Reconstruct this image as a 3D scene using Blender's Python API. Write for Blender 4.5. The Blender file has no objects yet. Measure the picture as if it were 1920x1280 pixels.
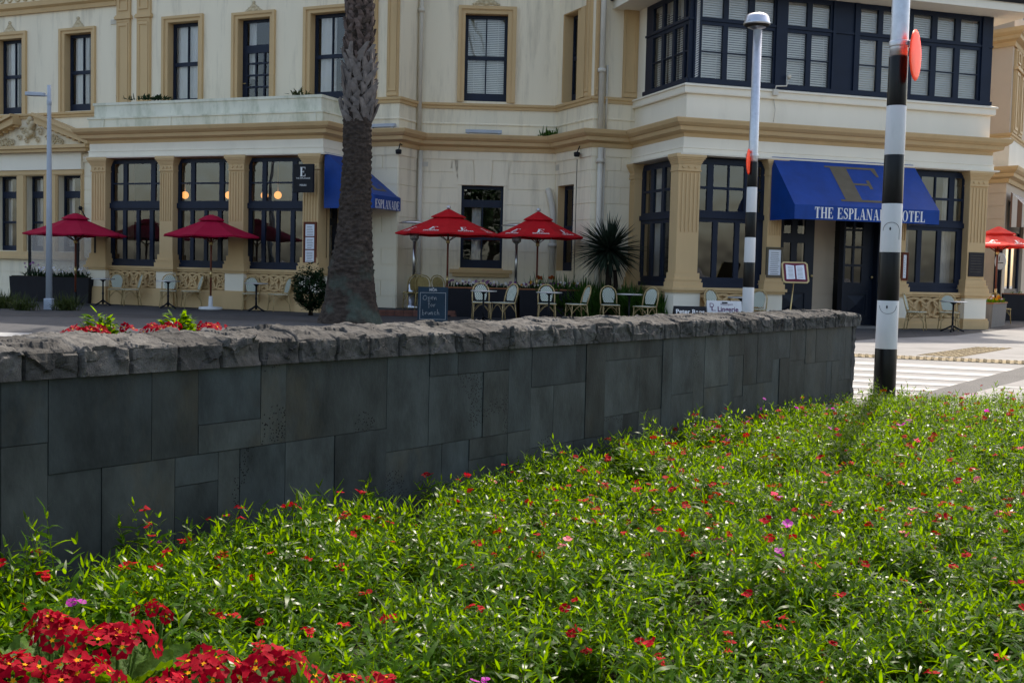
import bpy, bmesh, math, random
import numpy as np
from mathutils import Vector, noise as mnoise
R_ = math.radians
random.seed(7); rng = np.random.default_rng(7)
scene = bpy.context.scene
COL = scene.collection

# ------------------------------------------------------------------ camera
F, PITCH, ROLL, ZC = 2206.0, 0.0596156, 0.0241257, 1.211
W, H = 1920, 1280
cd = bpy.data.cameras.new('camera'); cam = bpy.data.objects.new('camera', cd); COL.objects.link(cam)
cd.sensor_width = 36; cd.lens = F / W * 36; cd.clip_end = 3000; cd.clip_start = .05
scene.camera = cam
from mathutils import Matrix
cam.matrix_world = Matrix.Translation((0, 0, ZC)) @ Matrix.Rotation(math.pi/2 - PITCH, 4, 'X') @ Matrix.Rotation(ROLL, 4, 'Z')

def ray(px, py):
    x = px - W/2; y = -(py - H/2)
    c, s = math.cos(ROLL), math.sin(ROLL)
    xr = c*x - s*y; yr = s*x + c*y
    return Vector((xr, F*math.cos(PITCH) + yr*math.sin(PITCH), -F*math.sin(PITCH) + yr*math.cos(PITCH)))
def proj(P):
    d = cam.matrix_world.inverted() @ Vector(P); return round(W/2 + d.x/-d.z*F, 1), round(H/2 - d.y/-d.z*F, 1)
def G(px, py, z=0.0):
    d = ray(px, py); t = (z - ZC)/d.z
    return Vector((d.x*t, d.y*t, z))
def D(px, py, dep):
    d = ray(px, py); t = dep/d.y
    return Vector((d.x*t, dep, ZC + d.z*t))

# ------------------------------------------------------------------ materials
def mat(name, col, rough=.6, var=.12, scale=3.0, bump=0.0, bscale=40.0, metal=0.0, spec=.18, stretch=(1,1,1),
        stain=None, stain_scale=1.0, stain_amt=.5, stain_lo=.55, emit=0, trans=0.0, attr=None, bdist=.01, thue=.5, tval=1.9):
    m = bpy.data.materials.new(name); m.use_nodes = True
    nt = m.node_tree; N = nt.nodes; L = nt.links
    b = N['Principled BSDF']; b.inputs['Roughness'].default_value = rough; b.inputs['Metallic'].default_value = metal
    b.inputs['Specular IOR Level'].default_value = spec
    tc = N.new('ShaderNodeTexCoord'); mp = N.new('ShaderNodeMapping'); L.new(tc.outputs['Object'], mp.inputs[0])
    mp.inputs['Scale'].default_value = stretch
    nz = N.new('ShaderNodeTexNoise'); nz.inputs['Scale'].default_value = scale; nz.inputs['Detail'].default_value = 6
    nz.inputs['Roughness'].default_value = .62
    L.new(mp.outputs[0], nz.inputs['Vector'])
    rp = N.new('ShaderNodeValToRGB'); L.new(nz.outputs['Fac'], rp.inputs[0])
    c0 = [max(0, c*(1-var)) for c in col[:3]]; c1 = [min(1, c*(1+var)) for c in col[:3]]
    rp.color_ramp.elements[0].position = .3; rp.color_ramp.elements[1].position = .7
    rp.color_ramp.elements[0].color = (*c0, 1); rp.color_ramp.elements[1].color = (*c1, 1)
    out = rp.outputs[0]
    if stain:
        n2 = N.new('ShaderNodeTexNoise'); n2.inputs['Scale'].default_value = stain_scale; n2.inputs['Detail'].default_value = 8
        n2.inputs['Roughness'].default_value = .7
        L.new(mp.outputs[0], n2.inputs['Vector'])
        r2 = N.new('ShaderNodeMapRange'); r2.inputs[1].default_value = stain_lo; r2.inputs[2].default_value = stain_lo+.2; r2.inputs[4].default_value = stain_amt
        L.new(n2.outputs['Fac'], r2.inputs[0])
        mx = N.new('ShaderNodeMix'); mx.data_type = 'RGBA'; L.new(r2.outputs[0], mx.inputs[0])
        L.new(out, mx.inputs[6]); mx.inputs[7].default_value = (*stain, 1); out = mx.outputs[2]
    if attr:
        at = N.new('ShaderNodeAttribute'); at.attribute_name = attr
        m2 = N.new('ShaderNodeMix'); m2.data_type = 'RGBA'; m2.blend_type = 'MULTIPLY'; m2.inputs[0].default_value = 1
        L.new(out, m2.inputs[6]); L.new(at.outputs['Color'], m2.inputs[7]); out = m2.outputs[2]
    L.new(out, b.inputs['Base Color'])
    if bump:
        nb = N.new('ShaderNodeTexNoise'); nb.inputs['Scale'].default_value = bscale; nb.inputs['Detail'].default_value = 6
        L.new(mp.outputs[0], nb.inputs['Vector'])
        bp = N.new('ShaderNodeBump'); bp.inputs['Strength'].default_value = bump; bp.inputs['Distance'].default_value = bdist
        L.new(nb.outputs['Fac'], bp.inputs['Height']); L.new(bp.outputs[0], b.inputs['Normal'])
    if emit:
        b.inputs['Emission Color'].default_value = (*col[:3], 1); b.inputs['Emission Strength'].default_value = emit
    if trans:
        o = N['Material Output']; tr = N.new('ShaderNodeBsdfTranslucent'); ms = N.new('ShaderNodeMixShader')
        ms.inputs[0].default_value = trans
        hs = N.new('ShaderNodeHueSaturation'); hs.inputs['Saturation'].default_value = 1.15; hs.inputs['Value'].default_value = tval; hs.inputs['Hue'].default_value = thue
        L.new(out, hs.inputs['Color']); L.new(hs.outputs[0], tr.inputs[0])
        L.new(b.outputs[0], ms.inputs[1]); L.new(tr.outputs[0], ms.inputs[2]); L.new(ms.outputs[0], o.inputs['Surface'])
    return m

def glass_mat(name, tint=(.97,.99,.99), refl=1.0, base=.05):
    m = bpy.data.materials.new(name); m.use_nodes = True; nt = m.node_tree; N = nt.nodes; L = nt.links
    for n in list(N): N.remove(n)
    o = N.new('ShaderNodeOutputMaterial'); t = N.new('ShaderNodeBsdfTransparent'); g = N.new('ShaderNodeBsdfGlossy')
    t.inputs[0].default_value = (*tint, 1); g.inputs['Roughness'].default_value = .0
    tc = N.new('ShaderNodeTexCoord'); nz = N.new('ShaderNodeTexNoise'); nz.inputs['Scale'].default_value = 1.6; nz.inputs['Detail'].default_value = 1
    L.new(tc.outputs['Object'], nz.inputs['Vector']); bp = N.new('ShaderNodeBump'); bp.inputs['Strength'].default_value = .12; bp.inputs['Distance'].default_value = .05
    L.new(nz.outputs['Fac'], bp.inputs['Height']); L.new(bp.outputs[0], g.inputs['Normal'])
    fr = N.new('ShaderNodeFresnel'); fr.inputs[0].default_value = 1.5
    ma = N.new('ShaderNodeMath'); ma.operation = 'MULTIPLY_ADD'; ma.inputs[1].default_value = refl; ma.inputs[2].default_value = base
    L.new(fr.outputs[0], ma.inputs[0]); ms = N.new('ShaderNodeMixShader')
    L.new(ma.outputs[0], ms.inputs[0]); L.new(t.outputs[0], ms.inputs[1]); L.new(g.outputs[0], ms.inputs[2]); L.new(ms.outputs[0], o.inputs['Surface'])
    return m

M = {}
CREAM = (.83, .735, .56)
M['white'] = mat('cream_stucco', CREAM, .8, .05, .8, .12, 60, stain=(.46,.40,.30), stain_scale=2.6, stain_amt=.6, stretch=(1,1,.12), stain_lo=.50)
M['whitebay'] = mat('white_paint', (.84,.77,.635), .7, .04, .8, .06, 60, stain=(.5,.46,.37), stain_scale=1.2, stain_amt=.25, stretch=(1,1,.3))
M['parapet'] = mat('weathered_parapet', (.72,.70,.575), .85, .07, 1.2, .15, 50, stain=(.40,.42,.30), stain_scale=2.2, stain_amt=.75, stretch=(1,1,.35), stain_lo=.48)
M['beige'] = mat('beige_stucco', (.58,.46,.34), .8, .05, 1.0, .1, 60, stain=(.45,.36,.27), stain_scale=1, stain_amt=.3)
M['gold'] = mat('gold_paint', (.60,.415,.215), .6, .06, 1.2, .06, 50, stain=(.38,.28,.15), stain_scale=1.5, stain_amt=.35, stretch=(1,1,.4))
M['navy'] = mat('navy_paint', (.0055,.0125,.031), .45, .15, 2, spec=.25)
M['navy2'] = mat('navy_door_paint', (.005,.0095,.020), .45, .15, 2, spec=.25)
M['glass'] = glass_mat('window_glass', refl=1.0, base=.09)
M['glassup'] = glass_mat('upper_window_glass', refl=.9, base=.05)
M['curtain'] = mat('sheer_curtain', (.88,.85,.82), .9, .05, 3, trans=.3)
M['blind'] = mat('venetian_slats', (.80,.77,.73), .5, .05, 3)
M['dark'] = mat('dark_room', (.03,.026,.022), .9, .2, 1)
M['roof'] = mat('dark_roof', (.02,.022,.028), .5, .2, 3)
M['pipe'] = mat('painted_pipe', (.62,.57,.48), .5, .06, 3)
M['metal'] = mat('brushed_steel', (.55,.56,.58), .3, .06, 8, metal=1)
M['galv'] = mat('galvanised_steel', (.55,.56,.58), .42, .10, 14, metal=.85)
M['polepaint'] = mat('pole_pale_blue_grey', (.40,.44,.50), .45, .08, 3, stretch=(1,1,.3))
M['black'] = mat('gloss_black', (.004,.004,.0045), .30, .2, 5, spec=.25)
M['bandwhite'] = mat('band_white', (.66,.66,.65), .4, .07, 5, stretch=(1,1,.25), stain=(.36,.36,.34), stain_scale=5, stain_amt=.45)
M['orange'] = mat('orange_disc', (.88,.20,.09), .35, .08, 5, trans=.5)
M['mblack'] = mat('matt_black', (.012,.013,.016), .6, .2, 4)
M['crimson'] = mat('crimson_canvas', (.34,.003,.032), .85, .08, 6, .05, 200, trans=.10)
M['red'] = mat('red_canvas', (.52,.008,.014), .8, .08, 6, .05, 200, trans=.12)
M['redsun'] = mat('sunlit_red_canvas', (.62,.05,.04), .8, .08, 6, .05, 200, trans=.25)  # lighter copy of the red canvas, with sunshine put into the colour
M['wood'] = mat('varnished_wood', (.14,.035,.018), .45, .3, 6, stretch=(6,6,.6))
M['timber'] = mat('cedar_rim', (.26,.10,.045), .6, .25, 5)
M['blue'] = mat('blue_canvas', (.0005,.043,.235), .5, .16, 2.5, .05, 150, spec=.25)
M['letter'] = mat('white_lettering', (.75,.74,.72), .6, .03, 5)
M['dullgold'] = mat('dull_gold_print', (.13,.105,.07), .6, .1, 5)
M['bamboo'] = mat('bamboo_cane', (.46,.33,.16), .45, .25, 12)
M['cane'] = mat('brown_cane', (.34,.25,.10), .55, .25, 14)
M['paper'] = mat('menu_paper', (.72,.74,.78), .6, .04, 4)
M['maroon'] = mat('maroon_leather', (.14,.02,.04), .5, .15, 6)
M['brass'] = mat('brass_frame', (.55,.40,.18), .35, .1, 6, metal=.8)
M['slate'] = mat('chalkboard', (.014,.032,.048), .6, .25, 3)
M['chalk'] = mat('chalk', (.42,.42,.41), .9, .1, 30)
M['planter'] = mat('charcoal_planter', (.012,.012,.016), .55, .2, 3)
M['planterg'] = mat('grey_planter', (.16,.15,.14), .7, .15, 3, stretch=(8,8,.5))
M['purple_ltr'] = mat('plum_lettering', (.10,.02,.09), .6, .1, 5)
M['brick'] = mat('terrace_brick', (.17,.075,.055), .85, .3, 5)
M['plaque'] = mat('dark_plaque', (.025,.022,.025), .5, .3, 6)
M['bronze'] = mat('plaque_lettering', (.07,.06,.05), .5, .2, 8)
M['stripe'] = mat('striped_brown', (.20,.12,.085), .8, .1, 5)
M['plastic'] = None
def clear_plastic():
    m = bpy.data.materials.new('clear_plastic_screen'); m.use_nodes = True; nt = m.node_tree; N = nt.nodes; L = nt.links
    b = N['Principled BSDF']; b.inputs['Base Color'].default_value = (.42,.38,.35,1); b.inputs['Roughness'].default_value = .25
    t = N.new('ShaderNodeBsdfTransparent'); ms = N.new('ShaderNodeMixShader'); o = N['Material Output']
    tc = N.new('ShaderNodeTexCoord'); nz = N.new('ShaderNodeTexNoise'); nz.inputs['Scale'].default_value = 1.5
    L.new(tc.outputs['Object'], nz.inputs[0]); mr = N.new('ShaderNodeMapRange'); mr.inputs[3].default_value = .25; mr.inputs[4].default_value = .6
    L.new(nz.outputs['Fac'], mr.inputs[0]); L.new(mr.outputs[0], ms.inputs[0]); L.new(t.outputs[0], ms.inputs[1]); L.new(b.outputs[0], ms.inputs[2]); L.new(ms.outputs[0], o.inputs['Surface'])
    return m
M['plastic'] = clear_plastic()
M['lampglow'] = mat('warm_globe', (1.0,.42,.12), .5, .0, 3, emit=.55)
M['stone'] = mat('basalt_cladding', (.041,.049,.048), .6, .5, 5.5, .22, 60, stretch=(1,1,.55), stain=(.085,.068,.036), stain_scale=1.5, stain_amt=.6, spec=.12, attr='tone', stain_lo=.56)
M['cap'] = mat('rough_basalt_coping', (.082,.080,.076), .95, .45, 14, .8, 170, stain=(.028,.028,.028), stain_scale=6, stain_amt=.6, bdist=.006, spec=.06, attr='tone')
M['road'] = None
M['soil'] = mat('dark_soil', (.022,.016,.012), .95, .5, 12, .8, 60)
def pits(m):
    nt = m.node_tree; N = nt.nodes; L = nt.links; b = N['Principled BSDF']; src = b.inputs['Base Color'].links[0].from_socket
    tc = N.new('ShaderNodeTexCoord'); vo = N.new('ShaderNodeTexVoronoi'); vo.inputs['Scale'].default_value = 75; L.new(tc.outputs['Object'], vo.inputs['Vector'])
    lt = N.new('ShaderNodeMath'); lt.operation = 'LESS_THAN'; lt.inputs[1].default_value = .30; L.new(vo.outputs['Distance'], lt.inputs[0])
    at = N.new('ShaderNodeAttribute'); at.attribute_name = 'tone'; sp = N.new('ShaderNodeSeparateColor'); L.new(at.outputs['Color'], sp.inputs[0]); mw = N.new('ShaderNodeMath'); mw.operation = 'MULTIPLY'; mw.inputs[1].default_value = 61.0; L.new(sp.outputs[0], mw.inputs[0])
    for q in [n for n in N if n.type == 'TEX_NOISE']: q.noise_dimensions = '4D'; L.new(mw.outputs[0], q.inputs['W'])
    nz = N.new('ShaderNodeTexNoise'); nz.noise_dimensions = '4D'; nz.inputs['Scale'].default_value = 1.3; nz.inputs['Detail'].default_value = 2; L.new(tc.outputs['Object'], nz.inputs['Vector']); L.new(mw.outputs[0], nz.inputs['W'])
    ab = N.new('ShaderNodeMath'); ab.operation = 'SUBTRACT'; ab.inputs[1].default_value = .63; L.new(nz.outputs['Fac'], ab.inputs[0]); a2 = N.new('ShaderNodeMath'); a2.operation = 'ABSOLUTE'; L.new(ab.outputs[0], a2.inputs[0])
    l2 = N.new('ShaderNodeMath'); l2.operation = 'LESS_THAN'; l2.inputs[1].default_value = .020; L.new(a2.outputs[0], l2.inputs[0])
    mu = N.new('ShaderNodeMath'); mu.operation = 'MULTIPLY'; L.new(lt.outputs[0], mu.inputs[0]); L.new(l2.outputs[0], mu.inputs[1])
    mx = N.new('ShaderNodeMix'); mx.data_type = 'RGBA'; L.new(mu.outputs[0], mx.inputs[0]); L.new(src, mx.inputs[6]); mx.inputs[7].default_value = (.006,.007,.007,1); L.new(mx.outputs[2], b.inputs['Base Color'])
pits(M['stone'])
def weave_mat():
    m = mat('woven_seat', (.50,.52,.46), .55, .05, 5)
    nt = m.node_tree; N = nt.nodes; L = nt.links; b = N['Principled BSDF']
    tc = N.new('ShaderNodeTexCoord'); ck = N.new('ShaderNodeTexChecker'); ck.inputs['Scale'].default_value = 42
    L.new(tc.outputs['Object'], ck.inputs[0]); ck.inputs[1].default_value = (.74,.72,.60,1); ck.inputs[2].default_value = (.13,.20,.17,1)
    L.new(ck.outputs[0], b.inputs['Base Color']); return m
M['weave'] = weave_mat()
# leaves
M['leaf'] = mat('dianthus_leaf', (.036,.094,.005), .30, .6, 25, trans=.48, spec=.10, thue=.462, tval=3.2)
M['leafdull'] = mat('dark_glossy_leaf', (.014,.032,.012), .6, .4, 14, trans=.10, spec=.08)
M['strapleaf'] = mat('strap_leaf', (.045,.105,.018), .4, .6, 8, trans=.2)
M['spikeleaf'] = mat('spiky_grey_green_leaf', (.020,.032,.020), .45, .3, 6, trans=.1)
M['primleaf'] = mat('primrose_leaf', (.060,.125,.018), .55, .3, 18, .4, 70, trans=.35, spec=.12, thue=.475)
M['grass'] = mat('grass_blade', (.040,.055,.016), .6, .4, 8, trans=.25)
M['fred'] = mat('red_petal', (.31,.001,.008), .7, .3, 30, trans=.16, spec=.05)
M['fred2'] = mat('deep_red_petal', (.25,.0008,.010), .65, .4, 30, trans=.2, spec=.04)
M['fmag'] = mat('magenta_petal', (.42,.02,.33), .55, .2, 30, trans=.35)
M['fpink'] = mat('pink_petal', (.62,.12,.18), .55, .2, 30, trans=.35)
M['fyel'] = mat('yellow_eye', (.62,.25,.006), .7, .25, 30, trans=.1, spec=.05)
M['fwhite'] = mat('white_petal', (.7,.68,.72), .6, .1, 30, trans=.3)
M['fpurp'] = mat('purple_petal', (.16,.03,.17), .6, .2, 30, trans=.3)
M['forange'] = mat('orange_petal', (.42,.08,.01), .6, .2, 30, trans=.3)

# ------------------------------------------------------------------ mesh building
class MB:
    def __init__(s): s.v = []; s.f = []; s.mi = []; s.cur = 0; s.smooth = []; s.sm = False
    def add(s, vs, fs):
        n = len(s.v); s.v += [tuple(x) for x in vs]
        for f in fs: s.f.append(tuple(i+n for i in f)); s.mi.append(s.cur); s.smooth.append(s.sm)
    def hexa(s, p):  # 8 points: bottom 4, top 4
        s.add(p, [(0,3,2,1),(4,5,6,7),(0,1,5,4),(1,2,6,5),(2,3,7,6),(3,0,4,7)])
    def box(s, x0, x1, y0, y1, z0, z1, fr=None):
        p = [(x0,y0,z0),(x1,y0,z0),(x1,y1,z0),(x0,y1,z0),(x0,y0,z1),(x1,y0,z1),(x1,y1,z1),(x0,y1,z1)]
        if fr: p = [fr.w(*q) for q in p]
        s.hexa(p)
    def quad(s, a, b, c, d): s.add([a,b,c,d], [(0,1,2,3)])
    def poly(s, pts): s.add(pts, [tuple(range(len(pts)))])
    def prism(s, poly2, z0, z1):
        n = len(poly2); vs = [(p[0],p[1],z0) for p in poly2]+[(p[0],p[1],z1) for p in poly2]
        s.add(vs, [tuple(range(n))[::-1], tuple(range(n, 2*n))]+[(i,(i+1)%n,(i+1)%n+n,i+n) for i in range(n)])
    def extr(s, pts3, off):  # extrude polygon by vector
        n = len(pts3); off = Vector(off); vs = [Vector(p) for p in pts3]+[Vector(p)+off for p in pts3]
        s.add(vs, [tuple(range(n))[::-1], tuple(range(n, 2*n))]+[(i,(i+1)%n,(i+1)%n+n,i+n) for i in range(n)])
    def tube(s, path, r, seg=8, cap=True):
        path = [Vector(p) for p in path]; n = len(path)
        rs = r if isinstance(r, (list, tuple)) else [r]*n
        vs = []; prev = None
        for i, p in enumerate(path):
            t = (path[min(i+1,n-1)]-path[max(i-1,0)]).normalized()
            if prev is None:
                a = Vector((0,0,1)) if abs(t.z) < .9 else Vector((1,0,0)); x = t.cross(a).normalized()
            else: x = (prev - t*prev.dot(t)).normalized()
            prev = x; y = t.cross(x)
            for k in range(seg):
                q = 2*math.pi*k/seg; vs.append(p + (x*math.cos(q)+y*math.sin(q))*rs[i])
        fs = [(i*seg+k, i*seg+(k+1)%seg, (i+1)*seg+(k+1)%seg, (i+1)*seg+k) for i in range(n-1) for k in range(seg)]
        if cap: fs += [tuple(range(seg))[::-1], tuple(range((n-1)*seg, n*seg))]
        o = s.sm; s.sm = True; s.add(vs, fs); s.sm = o
    def lathe(s, prof, c=(0,0,0), seg=24, sm=True):
        vs = []; n = len(prof)
        for r, z in prof:
            for k in range(seg):
                q = 2*math.pi*k/seg; vs.append((c[0]+r*math.cos(q), c[1]+r*math.sin(q), c[2]+z))
        fs = [(i*seg+k, i*seg+(k+1)%seg, (i+1)*seg+(k+1)%seg, (i+1)*seg+k) for i in range(n-1) for k in range(seg)]
        fs += [tuple(range(seg))[::-1], tuple(range((n-1)*seg, n*seg))]
        o = s.sm; s.sm = sm; s.add(vs, fs); s.sm = o
    def sphere(s, c, r, seg=10, rings=6, sq=(1,1,1)):
        prof = [(max(1e-4, math.sin(math.pi*i/rings))*r, -math.cos(math.pi*i/rings)*r) for i in range(rings+1)]
        n0 = len(s.v); s.lathe(prof, (0,0,0), seg)
        for i in range(n0, len(s.v)):
            v = s.v[i]; s.v[i] = (v[0]*sq[0]+c[0], v[1]*sq[1]+c[1], v[2]*sq[2]+c[2])
    def build(s, name, mats, parent=None, org=None, recalc=True, bevel=0):
        return make_obj(name, s, mats, parent, org, recalc, bevel)

ORG = {}
def setmat(me, mats):
    for m in (mats if isinstance(mats, (list, tuple)) else [mats]): me.materials.append(m)
def make_obj(name, mb, mats, parent=None, org=None, recalc=True, bevel=0):
    if org is None:
        if parent is not None: org = ORG[parent.name]
        else:
            a = np.array(mb.v); org = Vector(((a[:,0].min()+a[:,0].max())/2, (a[:,1].min()+a[:,1].max())/2, a[:,2].min()))
    org = Vector(org)
    me = bpy.data.meshes.new(name)
    me.from_pydata([(v[0]-org.x, v[1]-org.y, v[2]-org.z) for v in mb.v], [], mb.f)
    setmat(me, mats)
    me.polygons.foreach_set('material_index', mb.mi); me.polygons.foreach_set('use_smooth', mb.smooth)
    if recalc or bevel:
        bm = bmesh.new(); bm.from_mesh(me)
        bmesh.ops.recalc_face_normals(bm, faces=bm.faces)
        if bevel:
            es = [e for e in bm.edges if len(e.link_faces) == 2 and e.calc_face_angle(0) > .5]
            bmesh.ops.bevel(bm, geom=es, offset=bevel, segments=1, affect='EDGES', clamp_overlap=True)
        bm.to_mesh(me); bm.free()
    me.update()
    o = bpy.data.objects.new(name, me); COL.objects.link(o)
    if parent is not None:
        o.parent = parent; o.location = org - ORG[parent.name]
    else: o.location = org
    ORG[o.name] = org
    return o
def np_obj(name, V, Fq, mats, parent=None, org=(0,0,0), mi=None, smooth=True, T=None):
    """numpy mesh: V (n,3), Fq list of quads array, T triangles"""
    me = bpy.data.meshes.new(name)
    org = np.array(org, float); V = V - org
    nq = len(Fq) if Fq is not None else 0; ntr = len(T) if T is not None else 0
    me.vertices.add(len(V)); me.vertices.foreach_set('co', V.astype(np.float32).ravel())
    loops = []
    if nq: loops.append(Fq.ravel())
    if ntr: loops.append(T.ravel())
    loops = np.concatenate(loops).astype(np.int32)
    me.loops.add(len(loops)); me.loops.foreach_set('vertex_index', loops)
    st = np.concatenate([np.arange(nq)*4, nq*4+np.arange(ntr)*3]).astype(np.int32)
    me.polygons.add(nq+ntr); me.polygons.foreach_set('loop_start', st)
    if mi is not None: me.polygons.foreach_set('material_index', np.asarray(mi, np.int32))
    me.polygons.foreach_set('use_smooth', np.full(nq+ntr, smooth))
    setmat(me, mats); me.update(calc_edges=True); me.validate()
    o = bpy.data.objects.new(name, me); COL.objects.link(o)
    if parent is not None: o.parent = parent; o.location = Vector(org)-ORG[parent.name]
    else: o.location = org
    ORG[o.name] = Vector(org)
    return o
def tag(o, label=None, cat=None, group=None, kind=None):
    if label: o['label'] = label
    if cat: o['category'] = cat
    if group: o['group'] = group
    if kind: o['kind'] = kind
    return o
def thing(name, label, cat, loc, rz=0, group=None):
    o = bpy.data.objects.new(name, None); COL.objects.link(o); o.empty_display_size = .2
    o.location = loc; o.rotation_euler.z = rz; ORG[o.name] = Vector(loc)
    return tag(o, label, cat, group)
def copy_tree(o, parent=None):
    c = o.copy(); COL.objects.link(c); c.parent = parent
    for ch in list(o.children): copy_tree(ch, c)
    return c
def place(o, loc, rz, label, group, s=1.0):
    o.location = loc; o.rotation_euler.z = rz; o.scale = (s,s,s); o['label'] = label; o['group'] = group
    ORG[o.name] = Vector(loc); return o

class Fr:
    """vertical wall frame: u along the wall (left to right), o outwards to the street, z up"""
    def __init__(s, p0, p1):
        s.p0 = Vector((p0[0], p0[1], 0)); d = Vector((p1[0]-p0[0], p1[1]-p0[1], 0)); s.len = d.length
        s.U = d.normalized(); s.O = Vector((s.U.y, -s.U.x, 0))
    def w(s, u, o, z): return s.p0 + s.U*u + s.O*o + Vector((0,0,z))
    def px(s, x, y, o=0.0):
        d = ray(x, y); C = Vector((0,0,ZC)); P = s.p0 + s.O*o
        t = (P-C).dot(s.O)/d.dot(s.O); q = C + d*t - s.p0
        return q.dot(s.U), q.z
    def rect(s, x0, y0, x1, y1, o=0.0):
        a = s.px(x0, y0, o); b = s.px(x1, y1, o); return [a[0], b[0], b[1], a[1]]  # u0,u1,z0,z1
def plane_pt(a, Dd, px, y=300):
    d = ray(px, y); n = Vector((-math.sin(a), math.cos(a), 0)); t = Dd/d.dot(n); return Vector((d.x*t, d.y*t, 0))
def UN(u, n, a=R_(17.41)):
    return Vector((math.cos(a)*u - math.sin(a)*n, math.sin(a)*u + math.cos(a)*n, 0))

def grid_wall(mb, fr, u0, u1, z0, z1, holes, t=.25, o=0.0, closed=False):
    us = sorted({round(x, 4) for x in [u0,u1]+[h[i] for h in holes for i in (0,1)] if u0-1e-6 <= x <= u1+1e-6})
    zs = sorted({round(x, 4) for x in [z0,z1]+[h[i] for h in holes for i in (2,3)] if z0-1e-6 <= x <= z1+1e-6})
    hs = [tuple(round(x,4) for x in h) for h in holes]
    def inh(u, z): return any(h[0] < u < h[1] and h[2] < z < h[3] for h in hs)
    for i in range(len(us)-1):
        for j in range(len(zs)-1):
            if inh((us[i]+us[i+1])/2, (zs[j]+zs[j+1])/2): continue
            a, b, c, d = us[i], us[i+1], zs[j], zs[j+1]
            mb.quad(fr.w(a,o,c), fr.w(b,o,c), fr.w(b,o,d), fr.w(a,o,d))
            if closed: mb.quad(fr.w(a,o-t,c), fr.w(a,o-t,d), fr.w(b,o-t,d), fr.w(b,o-t,c))
    for h in hs:
        a, b, c, d = max(h[0],u0), min(h[1],u1), max(h[2],z0), min(h[3],z1)
        P = [(a,c),(b,c),(b,d),(a,d)]
        for k in range(4):
            p, q = P[k], P[(k+1)%4]
            if k == 0 and h[2] < z0: continue
            mb.quad(fr.w(p[0],o,p[1]), fr.w(p[0],o-t,p[1]), fr.w(q[0],o-t,q[1]), fr.w(q[0],o,q[1]))
    if closed:
        P = [(u0,z0),(u1,z0),(u1,z1),(u0,z1)]
        for k in range(4):
            p, q = P[k], P[(k+1)%4]
            mb.quad(fr.w(p[0],o,p[1]), fr.w(q[0],o,q[1]), fr.w(q[0],o-t,q[1]), fr.w(p[0],o-t,p[1]))
def courses(mb, fr, u0, u1, z0, z1, holes, h=.42, gap=.014, th=.022, o=0, vj=True, off=0):
    """rusticated stucco: flat raised courses with narrow grooves between them"""
    n = max(1, round((z1-z0)/h)); h = (z1-z0)/n
    for k in range(n):
        a, b = z0+k*h+gap/2, z0+(k+1)*h-gap/2
        segs = [(u0, u1)]
        for hh in holes:
            if hh[2] < b and hh[3] > a:
                ns = []
                for s0, s1 in segs:
                    if hh[1] <= s0 or hh[0] >= s1: ns.append((s0, s1)); continue
                    if hh[0] > s0: ns.append((s0, hh[0]))
                    if hh[1] < s1: ns.append((hh[1], s1))
                segs = ns
        for s0, s1 in segs:
            if s1-s0 < .02: continue
            cuts = [s0, s1]
            if vj and s1-s0 > .6:
                q = s0 + (s1-s0)*(.38 if (k+off) % 2 else .7); cuts = [s0, q, s1]
            for i in range(len(cuts)-1):
                a0 = cuts[i] + (gap/2 if i > 0 else 0); a1 = cuts[i+1] - (gap/2 if i < len(cuts)-2 else 0)
                mb.box(a0, a1, o-.01, o+th, a, b, fr)
def sweep(mb, pts, prof):
    """sweep an (o,z) profile along a plan polyline with mitred corners"""
    P = [Vector((p[0],p[1],0)) for p in pts]; n = len(P); N = []
    for i in range(n):
        ns = []
        if i > 0: d = (P[i]-P[i-1]).normalized(); ns.append(Vector((d.y,-d.x,0)))
        if i < n-1: d = (P[i+1]-P[i]).normalized(); ns.append(Vector((d.y,-d.x,0)))
        if len(ns) == 1: N.append(ns[0])
        else: m = (ns[0]+ns[1]).normalized(); N.append(m/max(.3, m.dot(ns[0])))
    m = len(prof); vs = [P[i]+N[i]*o+Vector((0,0,z)) for i in range(n) for o, z in prof]
    fs = [(i*m+k, (i+1)*m+k, (i+1)*m+(k+1)%m, i*m+(k+1)%m) for i in range(n-1) for k in range(m)]
    fs += [tuple(range(m)), tuple(range((n-1)*m, n*m))[::-1]]
    mb.add(vs, fs)

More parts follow.
